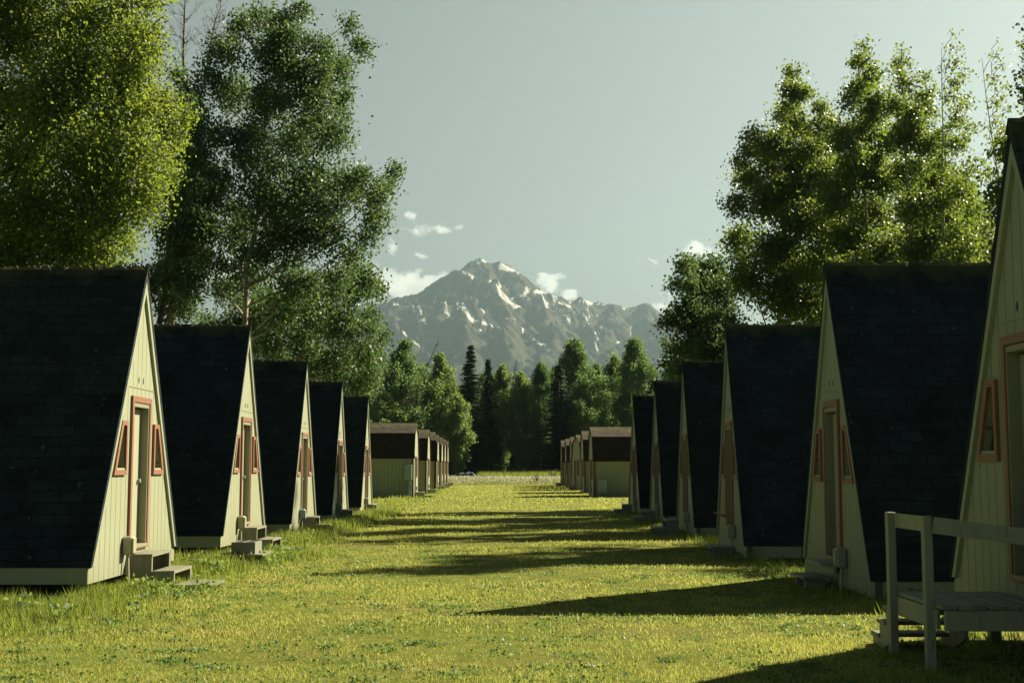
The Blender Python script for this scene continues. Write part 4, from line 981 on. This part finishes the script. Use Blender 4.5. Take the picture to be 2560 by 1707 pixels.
# more trees of the same grove, mostly hidden, that shade the lane
RIt = [(2330, 330, 60), (2400, 380, 80), (2480, 420, 90), (2330, 450, 70), (2410, 520, 80), (2500, 560, 80), (2330, 580, 60), (2440, 280, 60), (2420, 650, 80), (2400, 190, 46), (2390, 110, 44), (2440, 60, 60), (2430, 300, 70), (2480, 210, 80), (2500, 60, 60)]
lobe_tree('aspen_tree', g0(14.2, 31.0), RIt, 31.0, 77, None, .12, 4.2, .15, M_['leafC'], M_['birch'], label='leafy aspen hidden behind the steep gable of the cropped cabin', group=NEARG, depth=1.0, droop=.4)

RKt = [(1885, 245, 22), (1900, 285, 34), (1895, 340, 44), (1910, 400, 50), (1890, 460, 55), (1915, 530, 60), (1895, 600, 60), (1840, 430, 40), (1860, 340, 34)]
lobe_tree('aspen_tree', g0(12.0, 45.5), RKt, 44.6, 83, None, .115, 4.8, .12, M_['leafC'], M_['birch'], label='aspen filling the gap between the outermost pointed one and the tallest aspen', group=NEARG, droop=.4, depth=1.2)
RLt = [(2150, 320, 30), (2160, 385, 46), (2205, 440, 44), (2120, 420, 50), (2245, 510, 50), (2180, 540, 60), (2250, 600, 50), (2120, 600, 60), (2200, 640, 60)]
lobe_tree('aspen_tree', g0(16.2, 45.5), RLt, 45.0, 89, None, .12, 3.6, .12, M_['leafC'], M_['birch'], label='aspen standing back between the twin topped one and the thin see-through one', group=NEARG, droop=.4, depth=1.4)

# bare tree between the two big crowns
def bare_tree():
    Y = 47; rs = np.random.RandomState(4); base = np.array(g0(-13.0, 47)); r = empty('bare_tree', tuple(base)); mb = MB()
    def P(px, py, dy=0): return np.array(at(px, py, Y + dy)) - base
    st1 = [P(430, 420), P(424, 200), P(421, 120), P(424, 40), P(427, -40)]
    st2 = [P(440, 420), P(455, 260), P(478, 140), P(484, 100), P(492, 60), P(506, 18), P(509, -25)]
    mb.tube([(0, 0, 0), tuple(st1[0])] + [tuple(p) for p in st1[1:]], [.2, .13, .07, .05, .035, .015], 7)
    mb.tube([tuple(p) for p in st2], [.10, .055, .035, .03, .022, .014, .006], 6)
    tw = MB()
    for stem, f in ((st1, (130, 10)), (st2, (150, 20))):
        for i in range(46):
            t = rs.uniform(.35, .98); j = t * (len(stem) - 1); a = int(j); p = stem[a] * (1 - j + a) + stem[min(a + 1, len(stem) - 1)] * (j - a)
            ln_ = rs.uniform(.4, 1.6) * (1.15 - t * .7); d = np.array([rs.uniform(-1, 1), rs.uniform(-.6, .6), rs.uniform(.3, 1.1)]); d /= np.linalg.norm(d)
            q = p + d * ln_; tw.tube(bez(p, q, (0, 0, -.08 * ln_), 4), [.014, .011, .008, .006, .004], 4, cap=False)
            for _ in range(4):
                u = rs.uniform(.3, 1); s = p + (q - p) * u; e = s + (d * .6 + rs.normal(size=3) * .5) * ln_ * .35
                tw.tube(bez(s, e, (0, 0, .02), 2), [.006, .005, .003], 3, cap=False)
    t_ = mb.build('trunk', M_['deadwood'], r, smoothf=True); tw.build('twigs', M_['deadwood'], t_)
    tag(r, 'leafless tree with forked grey stems rising between the two big crowns', 'tree')
bare_tree()

# ---------------------------------------------------------------- far forest
def make_birch(seed, h, w, lsize, n, leafm, low=.16, name='forest_birch', dens_top=1.0):
    """whole broadleaf tree: clumps around the stem, narrow top, sprays hanging low"""
    rs = np.random.RandomState(seed); r = empty(name); mb = MB()
    trunk = bez((0, 0, -.3), (rs.uniform(-.3, .3), rs.uniform(-.3, .3), h * .96), (rs.uniform(-.3, .3), 0, 0), 8, rs, .05)
    mb.tube(trunk, [.17 * (1 - .88 * i / 8) for i in range(9)], 7)
    pts = []; nc = 170
    for c in range(nc):
        t = low + (1 - low) * rs.uniform(0, 1) ** .85; z = h * t
        env = w / 2 * (math.sin(min(1, (t - low * .6) / (.62)) * math.pi / 2) if t < .55 else (1 - ((t - .55) / .47) ** 1.6)) ; env = max(env, .25)
        env *= rs.choice([.7, .9, 1.0, 1.22])
        th = rs.uniform(0, 2 * math.pi); rr = env * rs.uniform(.25, .95); cr = rs.uniform(.22, .62) * (.6 + .5 * env / (w / 2)) * w / 5.0
        cx, cy = math.cos(th) * rr, math.sin(th) * rr
        m = int(1.7 * n / nc * (cr / (.5 * w / 5)) ** 2)
        d = rand_unit(rs, m); q = np.array([cx, cy, z]) + d * cr * (rs.uniform(.2, 1.0, (m, 1)) ** .6) * np.array([1, 1, 1.25]) + rs.normal(size=(m, 3)) * .12
        q[:, 2] -= np.abs(rs.normal(size=m)) * .45
        pts.append(q)
        j = min(7, int(max(0, t - .12) * 8)); mb.tube(bez(trunk[j], (cx, cy, z), (0, 0, -.1), 3), [.05, .035, .02, .01], 4, cap=False)
    link('crown', leaves_mesh('forest_crown', np.concatenate(pts), lsize, rs), leafm, r)
    mb.build('trunk', M_['birch'], r, smoothf=True); return r
def make_spruce(seed, h, w, name='spruce_tree'):
    rs = np.random.RandomState(seed); r = empty(name); mb = MB()
    mb.tube([(0, 0, -.3), (0, 0, h * .5), (.05, 0, h)], [.2, .12, .02], 7)
    V = []; F = []
    nl = int(h * 4.6)
    for i in range(nl):
        t = .06 + .94 * (i + rs.uniform(-.45, .45)) / nl; t = min(t, 1.0); z = h * t; L0 = w / 2 * (1 - t) ** .85 + .1
        nb = int(7 + 7 * (1 - t))
        for b in range(nb):
            th = rs.uniform(0, 2 * math.pi); z = h * min(1, t + rs.uniform(-.012, .012)); L = L0 * rs.uniform(.45, 1.2); d = np.array([math.cos(th), math.sin(th), 0.]); s = np.array([-d[1], d[0], 0])
            droop = -.28 * L - .05
            p0 = np.array([0, 0, z]); p2 = p0 + d * L + np.array([0, 0, droop + .1 * L])
            # sprays of needles along the bough
            k = max(3, int(L * 7))
            for j in range(k):
                u = (j + rs.uniform(.2, .9)) / k; c = p0 + d * L * u + np.array([0, 0, droop * u * 1.1 + .18 * L * u * u])
                sz = .26 * (1.1 - .55 * u) * rs.uniform(.7, 1.3)
                for sg in (-1, 1):
                    e = c + s * sg * sz * 1.0 + d * sz * .9 + np.array([0, 0, -sz * rs.uniform(.1, .9)])
                    b0 = len(V); V += [c - d * .06, c + d * .12 + np.array([0, 0, .03]), e, c - d * .02 + s * sg * sz * .4 + np.array([0, 0, -sz * .55])]; F.append((b0, b0 + 1, b0 + 2, b0 + 3))
    link('crown', fast_mesh('spruce_crown', np.array(V), np.array(F)), M_['spruce'], r)
    mb.build('trunk', M_['darkbark'], r, smoothf=True); return r
protos = {}
def place_far(kind, px, top, wpx, Y, label, group='forest trees beyond the meadow'):
    """stand a copy of a prototype so its tip reaches the photo's height at distance Y"""
    Y = Y + 11; p = at(px, top, Y); zb = gzf(p.x, Y); hh = p.z - zb; ww = wpx * 1.12 * Y / 2897.0
    src, h0, w0 = protos[kind]
    if src.get('used'): o = copy_tree(src)
    else: o = src; o['used'] = 1
    o.location = (p.x, Y, zb); s = ww / w0; o.scale = (s, s, hh / h0)
    rng = random.Random(int(px * 7 + Y)); o.rotation_euler = (0, 0, rng.uniform(0, 6.28)); tag(o, label, 'tree', group); return o
protos['b1'] = (make_birch(101, 15, 6, .21, 24000, M_['leafF']), 15, 6)
protos['b2'] = (make_birch(102, 14, 5.5, .21, 21000, M_['leafY'], low=.12), 14, 5.5)
protos['b3'] = (make_birch(103, 16, 6.5, .21, 26000, M_['leafF'], low=.2), 16, 6.5)
protos['b4'] = (make_birch(104, 13, 5, .25, 12000, M_['leafY'], low=.08), 13, 5)
grove = make_birch(301, 13, 6.6, .19, 34000, M_['leafC'], low=.14, name='aspen_tree')
for i, (x, y, h, lab) in enumerate([(16.2, 44, 11.6, 'full aspen deep in the grove behind the twin topped aspen'), (17.0, 49.5, 13, 'full aspen deep in the grove behind the tallest aspen'),
        (15.0, 54.0, 13, 'full aspen deep in the grove behind the outermost pointed one'), (19.5, 40.5, 11.5, 'full aspen at the end of the grove behind the thin see-through one')]):
    o = grove if i == 0 else copy_tree(grove)
    o.location = (x, y, gzf(x, y)); o.scale = (1.05, 1.05, h / 13); o.rotation_euler = (0, 0, i * 1.9); tag(o, lab, 'tree', NEARG)
protos['s1'] = (make_spruce(201, 15, 5), 15, 5)
protos['s2'] = (make_spruce(202, 13, 4.6), 13, 4.6)
far = [('b1', 930, 783, 150, 143, 'rounded forest birch next to the big birch crown, above the brown roofed huts'),
       ('b2', 1012, 808, 110, 147, 'light green forest birch in front of the leaning dead snag'),
       ('s1', 1081, 793, 112, 143, 'tallest dark spruce standing clear against the foot of the mountain'),
       ('s2', 1121, 822, 76, 150, 'shorter spruce just beside the tallest one'),
       ('b4', 1153, 838, 90, 152, 'pale forest birch between the short spruce and the small dead snag'),
       ('b2', 1196, 852, 108, 147, 'low rounded birch straight below the mountain, pale trunk base showing'),
       ('b3', 1243, 832, 86, 152, 'slim birch left of the blackest spruce in the forest'),
       ('s1', 1284, 838, 118, 141, 'blackest broad spruce at the middle of the far forest'),
       ('b3', 1318, 780, 140, 148, 'tallest forest birch rising behind the blackest spruce'),
       ('b1', 1370, 838, 96, 150, 'forest birch above the turned barn-shaped hut'),
       ('b4', 1412, 815, 90, 153, 'feathery pale birch above the shaded barn-shaped huts'),
       ('b3', 1458, 778, 130, 146, 'high open forest birch above the squat green transformer hut'),
       ('s2', 1503, 842, 90, 147, 'dark spruce tip beside the low bushy birch'),
       ('b2', 885, 900, 120, 138, 'low olive bush-like tree just above the ridge of the smallest sunlit cabin'),
       ('b4', 1050, 905, 90, 138, 'small leafy tree in front of the tallest spruce foot'),
       ('b1', 1340, 880, 100, 142, 'leafy birch whose spray hangs low over the far lawn'),
       ('b1', 1560, 800, 130, 150, 'forest birch mostly hidden behind the shaded A-frame roofs'),
       ('b2', 1640, 810, 130, 150, 'forest birch hidden behind the low bushy birch'),
       ('b3', 820, 800, 130, 150, 'forest birch showing through gaps of the lower leafy birch'),
       ('b2', 730, 790, 130, 152, 'forest birch behind the middle sunlit roofs'),
       ('b1', 640, 780, 140, 150, 'forest birch behind the sunlit cabin with the pipe'),
       ('s1', 560, 790, 110, 149, 'spruce seen in slits behind the second sunlit cabin'),
       ('b4', 470, 770, 130, 150, 'far birch seen through the dark trunks behind the sunlit row'),
       ('b3', 390, 770, 130, 150, 'far birch just over the first gap of the sunlit row')]
for a in far: place_far(*a)
# second rank fills the wall of trees
rng = random.Random(77)
names2 = ['b1', 'b3', 's1', 'b2', 's2', 'b4', 'b1', 's2', 'b3', 'b2']
for i in range(26):
    px = 800 + i * 31 + rng.uniform(-6, 6); kd = names2[i % 10]
    o = place_far(kd, px, 872 + rng.uniform(-18, 26), 98 + rng.uniform(-10, 20), 158 + rng.uniform(0, 14), 'indistinct forest tree in the shaded second rank behind the front forest trees', 'second rank of the forest')
    o['category'] = 'tree'

for i in range(24):
    px = 800 + i * 33 + rng.uniform(-8, 8); kd = ['b1', 's1', 'b3', 's2'][i % 4]
    place_far(kd, px, 905 + rng.uniform(-20, 30), 120 + rng.uniform(-10, 20), 178 + rng.uniform(0, 16), 'indistinct forest tree deep in the forest behind the second rank', 'deep rank of the forest')

def snag(px, py, ex, ey, Y, label, seed):
    rs = np.random.RandomState(seed); top = np.array(at(ex, ey, Y)); low = np.array(at(px, py, Y)); d = (top - low) / np.linalg.norm(top - low)
    g = low - d * ((low[2] - gzf(low[0], Y)) / max(.3, d[2])); r = empty('dead_snag', tuple(g)); mb = MB()
    pts = bez((0, 0, 0), top - g, (0, 0, 0), 8, rs, .05); mb.tube(pts, [.14 * (1 - .85 * i / 8) for i in range(9)], 6)
    tw = MB(); Lh = np.linalg.norm(top - g)
    for i in range(60):
        t = rs.uniform(.6, .98); p = (top - g) * t; e = p + np.array([rs.uniform(-1, 1), rs.uniform(-.6, .6), rs.uniform(-.3, .35)]) * (1.25 - t) * 1.5
        tw.tube(bez(p, e, (0, 0, -.05), 2), [.035, .025, .012], 3, cap=False)
    t_ = mb.build('trunk', M_['deadwood'], r); tw.build('twigs', M_['darkbark'], t_)
    tag(r, label, 'dead tree', 'dead snags above the forest')
snag(978, 850, 1008, 778, 150, 'leaning dead snag sticking out of the forest by the rounded birch', 1)
snag(1180, 870, 1187, 823, 156, 'small dead snag below the middle of the mountain', 2)

def bush(name, px, Y, h, w, seed, n, label, m='deadwood'):
    rs = np.random.RandomState(seed); p = at(px, 1090, Y); r = empty(name, (p.x, Y, gzf(p.x, Y))); mb = MB()
    for i in range(n):
        a = rs.uniform(0, 6.28); e = np.array([math.cos(a) * w * rs.uniform(.1, .5), math.sin(a) * w * .4, h * rs.uniform(.45, 1)])
        pts = bez((rs.uniform(-.1, .1), 0, -.05), e, (0, 0, .1), 4, rs, .05); mb.tube(pts, [.03, .025, .02, .014, .008], 4, cap=False)
        for _ in range(3):
            s = np.array(pts[rs.randint(1, 4)]); mb.tube(bez(s, s + rs.normal(size=3) * .3 * h * .5 + np.array([0, 0, .12]), (0, 0, 0), 2), [.016, .011, .006], 3, cap=False)
    mb.build('stems', M_[m], r); tag(r, label, 'bush')
bush('bare_bush', 1270, 136, 1.5, 2.0, 5, 26, 'bare grey bush by the last shaded hut at the meadow edge')
bush('dead_weed', 1231, 126, 1.2, .9, 6, 9, 'dark dead stalks standing alone in the flowery meadow', 'darkbark')
bush('dead_weed', 1255, 127, .6, 1.3, 7, 14, 'low dark dead stalks between the lone stalks and the bare bush', 'darkbark')

# ---------------------------------------------------------------- grass
def blades(name, P, H, W, rs, matl, bend=.35, label_kind='stuff'):
    n = len(P); th = rs.uniform(0, 2 * math.pi, n); d = np.stack([np.cos(th), np.sin(th), np.zeros(n)], 1)
    ph = rs.uniform(0, 2 * math.pi, n); l = np.stack([np.cos(ph), np.sin(ph), np.zeros(n)], 1) * (H * bend * rs.uniform(.1, 1.2, n))[:, None]
    V = np.empty((n, 3, 3)); V[:, 0] = P - d * W[:, None] / 2; V[:, 1] = P + d * W[:, None] / 2
    V[:, 2] = P + l; V[:, 2, 2] += H
    o = link(name, fast_mesh(name, V.reshape(-1, 3), np.arange(n * 3).reshape(n, 3)), matl); tag(o, kind='stuff'); return o
M_['grass'] = leafmat('grass_blades', (0.15, 0.215, 0.034), (0.42, 0.405, 0.125), (0.63, 0.645, 0.14), back=.48, rough=.5, spec=.3, patch=(.9, (.46, .38, .17), (.085, .15, .018)))
M_['weed'] = leafmat('weed_blades', (0.0832, 0.1408, 0.0230), (0.1920, 0.2176, 0.0448), (0.3584, 0.4224, 0.0640), back=.48, rough=.5, spec=.3)
M_['seed'] = leafmat('seed_heads', (.46, .43, .35), (.60, .57, .48), (.55, .52, .42), back=.4, rough=.8, spec=.1)
M_['meadow'] = leafmat('meadow_blades', (.09, .135, .028), (.22, .24, .07), (.38, .44, .09), back=.45, rough=.6, spec=.2)

def in_cabin(x, y):
    m = np.zeros(x.shape, bool)
    for (cx, cy, *_r) in spots:
        if cx < 0: m |= (x < cx - .05) & (x > cx - DEP) & (np.abs(y - cy) < 2.0)
        else: m |= (x > cx + .05) & (x < cx + DEP) & (np.abs(y - cy) < 1.9)
    return m
def lawn():
    rs = np.random.RandomState(12); Ps = []; Hs = []; Ws = []
    # density falls, blade size rises with distance
    for (ya, yb, xa, xb, dn, h, w) in [(8.6, 12, -5.6, 5.2, 3200, .030, .0085), (12, 17, -7.6, 6.4, 1500, .032, .012), (17, 25, -7, 6.2, 620, .036, .017), (25, 38, -6.6, 6, 240, .042, .026), (38, 60, -6.5, 6.5, 90, .05, .045), (60, 125, -6.5, 7.5, 22, .06, .09)]:
        n = int(dn * (yb - ya) * (xb - xa)); x = rs.uniform(xa, xb, n); y = rs.uniform(ya, yb, n)
        cl = fbm(x, y, .9, 5, 4) + .35 * (fbm(x, y, .16, 9, 2) - .5)
        big = fbm(x, y, 2.8, 31, 4); keep = (rs.rand(n) < np.clip((cl - .28) * 2.6, .12, 1) * np.clip((big - .34) * 6, .25, 1)) & ~in_cabin(x, y); x, y, cl = x[keep], y[keep], cl[keep]
        Ps.append(np.stack([x, y, gz(x, y) - .002], 1)); Hs.append(h * rs.uniform(.45, 1.25, len(x)) * (.6 + .9 * np.clip(cl, 0, 1))); Ws.append(w * rs.uniform(.6, 1.3, len(x)))
    blades('lawn_grass', np.concatenate(Ps), np.concatenate(Hs), np.concatenate(Ws), rs, M_['grass'], bend=.7)
lawn()
def tall_grass():
    rs = np.random.RandomState(14); Ps = []; Hs = []; Ws = []
    def patch(cx, cy, sx, sy, n, h, w=.014):
        x = rs.normal(cx, sx, n); y = rs.normal(cy, sy, n); k = ~((x < -5.02) & in_cabin(x, y) & (rs.rand(n) < .9)); x, y = x[k], y[k]
        Ps.append(np.stack([x, y, gz(x, y) - .005], 1)); cl = .35 + 1.1 * fbm(x, y, .35, 4, 3); Hs.append(h * rs.uniform(.2, 1.3, len(x)) * cl); Ws.append(w * rs.uniform(.5, 1.4, len(x)))
    patch(-6.2, 14.4, .9, .55, 12000, .17); patch(-5.2, 14.3, .5, .7, 5000, .12); patch(-4.95, 15.6, .14, .8, 3500, .16); patch(-4.75, 16.6, .25, .5, 1800, .16); patch(-5.4, 13.0, 1.0, .7, 5000, .08); patch(-4.4, 17.3, .35, .5, 1600, .13)
    patch(-4.7, 19.6, .3, .9, 2600, .18, .016); patch(-5.0, 21.0, .7, 1.0, 3800, .20, .018); patch(-4.4, 22.0, .35, .5, 2400, .22, .018); patch(-3.9, 23.2, .35, .5, 1500, .18, .018)
    for y in (26.8, 28.0, 29.6, 31, 33.8, 35.2, 36.6, 38, 41, 43, 45): patch(-4.5 + rs.uniform(-.2, .2), y, .36, .7, 1400, .22, .024)
    for y in (49, 55, 62, 70, 78, 88, 95, 103): patch(-5.4, y, .9, 1.5, 500, .18, .05)
    for y in (12.5, 14, 15.5, 17, 19.5, 21.5, 23.5, 26.5, 28.5, 31, 34, 37, 41, 44): patch(4.5, y, .25, .7, 700, .14, .016)
    blades('tall_grass', np.concatenate(Ps), np.concatenate(Hs), np.concatenate(Ws), rs, M_['weed'], bend=.55)
tall_grass()
def weeds():
    rs = np.random.RandomState(19); pts = []
    zones = [(-5.0, 15.0, .5, .9, 26), (-4.3, 16.6, .3, .3, 8), (-4.6, 20.0, .35, .9, 26), (-4.1, 22.2, .3, .7, 26), (-4.5, 28, .3, 1.5, 22), (-4.4, 35, .3, 1.5, 20), (4.4, 14, .3, 1, 10), (4.3, 20, .3, 1, 8)]
    for cx, cy, sx, sy, n in zones:
        for _ in range(n):
            x, y = rs.normal(cx, sx), rs.normal(cy, sy)
            if in_cabin(np.array([x]), np.array([y]))[0]: continue
            h = rs.uniform(.05, .24); m = rs.randint(14, 34)
            pts.append(np.stack([rs.normal(x, .07, m), rs.normal(y, .07, m), gzf(x, y) + rs.uniform(.02, h, m)], 1))
    o = link('weeds', leaves_mesh('weeds', np.concatenate(pts), .085, rs, aspect=.5), M_['leafY']); tag(o, kind='stuff')
weeds()
def clover():
    rs = np.random.RandomState(29); pts = []
    for _ in range(520):
        y = 9 + 16 * rs.rand() ** 1.3; x = rs.uniform(-5, 4.2) * min(1.0, y / 11); m = rs.randint(14, 60); sp = rs.uniform(.03, .13)
        pts.append(np.stack([rs.normal(x, sp * 1.4, m), rs.normal(y, sp, m), gzf(x, y) + rs.uniform(.008, .035, m)], 1))
    o = link('clover', leaves_mesh('clover', np.concatenate(pts), .026, rs, aspect=.9), M_['leafF']); tag(o, kind='stuff')
clover()
def meadow():
    rs = np.random.RandomState(15); n = 42000; x = rs.uniform(-8, 12, n); y = rs.uniform(122, 139, n)
    h = rs.uniform(.25, .7, n); 
    blades('meadow_grass', np.stack([x, y, gz(x, y)], 1), h * smooth(121, 127, y), np.full(n, .05), rs, M_['meadow'], bend=.3)
    n = 16000; x = rs.uniform(-2.6, 12, n); y = rs.uniform(136, 150, n)
    blades('meadow_edge_grass', np.stack([x, y, gz(x, y)], 1), rs.uniform(.5, 1.1, n), np.full(n, .07), rs, M_['weed'], bend=.3)
    n = 9000; x = rs.uniform(-8, 12, n); y = 123 + 12 * rs.rand(n) ** .8; P = np.stack([x, y, gz(x, y) + rs.uniform(.35, .72, n) * smooth(121, 128, y)], 1)
    keep = fbm(x, y, 3.0, 3, 3) > .36; P = P[keep]
    o = link('meadow_seed_heads', leaves_mesh('seed_heads', P, .12, rs, aspect=1.0), M_['seed']); tag(o, kind='stuff')
meadow()
def undergrowth():
    rs = np.random.RandomState(16); pts = []
    for i in range(150):
        x = rs.uniform(-24, 26); y = rs.uniform(156, 172); h = rs.uniform(.5, 2.2); m = 170
        d = rand_unit(rs, m); q = np.array([x, y, gzf(x, y) + h * .4]) + d * np.array([rs.uniform(.7, 1.5), 1, h * .6]) * rs.uniform(.3, 1, (m, 1)); pts.append(q)
    o = link('undergrowth', leaves_mesh('undergrowth', np.concatenate(pts), .24, rs), M_['leafF']); tag(o, kind='stuff')
undergrowth()

# ---------------------------------------------------------------- haze
def haze():
    mb = MB().box(-3060, 3060, -60, 7300, -420, 1260); o = mb.build('haze', None)
    m = bpy.data.materials.new('haze_air'); m.use_nodes = True; nt = m.node_tree; nt.nodes.clear(); mk, ln = NT(nt)
    out = mk('ShaderNodeOutputMaterial'); v = mk('ShaderNodeVolumePrincipled'); ln(v.outputs[0], out.inputs['Volume'])
    v.inputs['Color'].default_value = (.35, .50, .58, 1); v.inputs['Density'].default_value = 8.5e-5; v.inputs['Anisotropy'].default_value = .45
    o.data.materials.append(m); tag(o, kind='stuff'); o.display_type = 'WIRE'
haze()
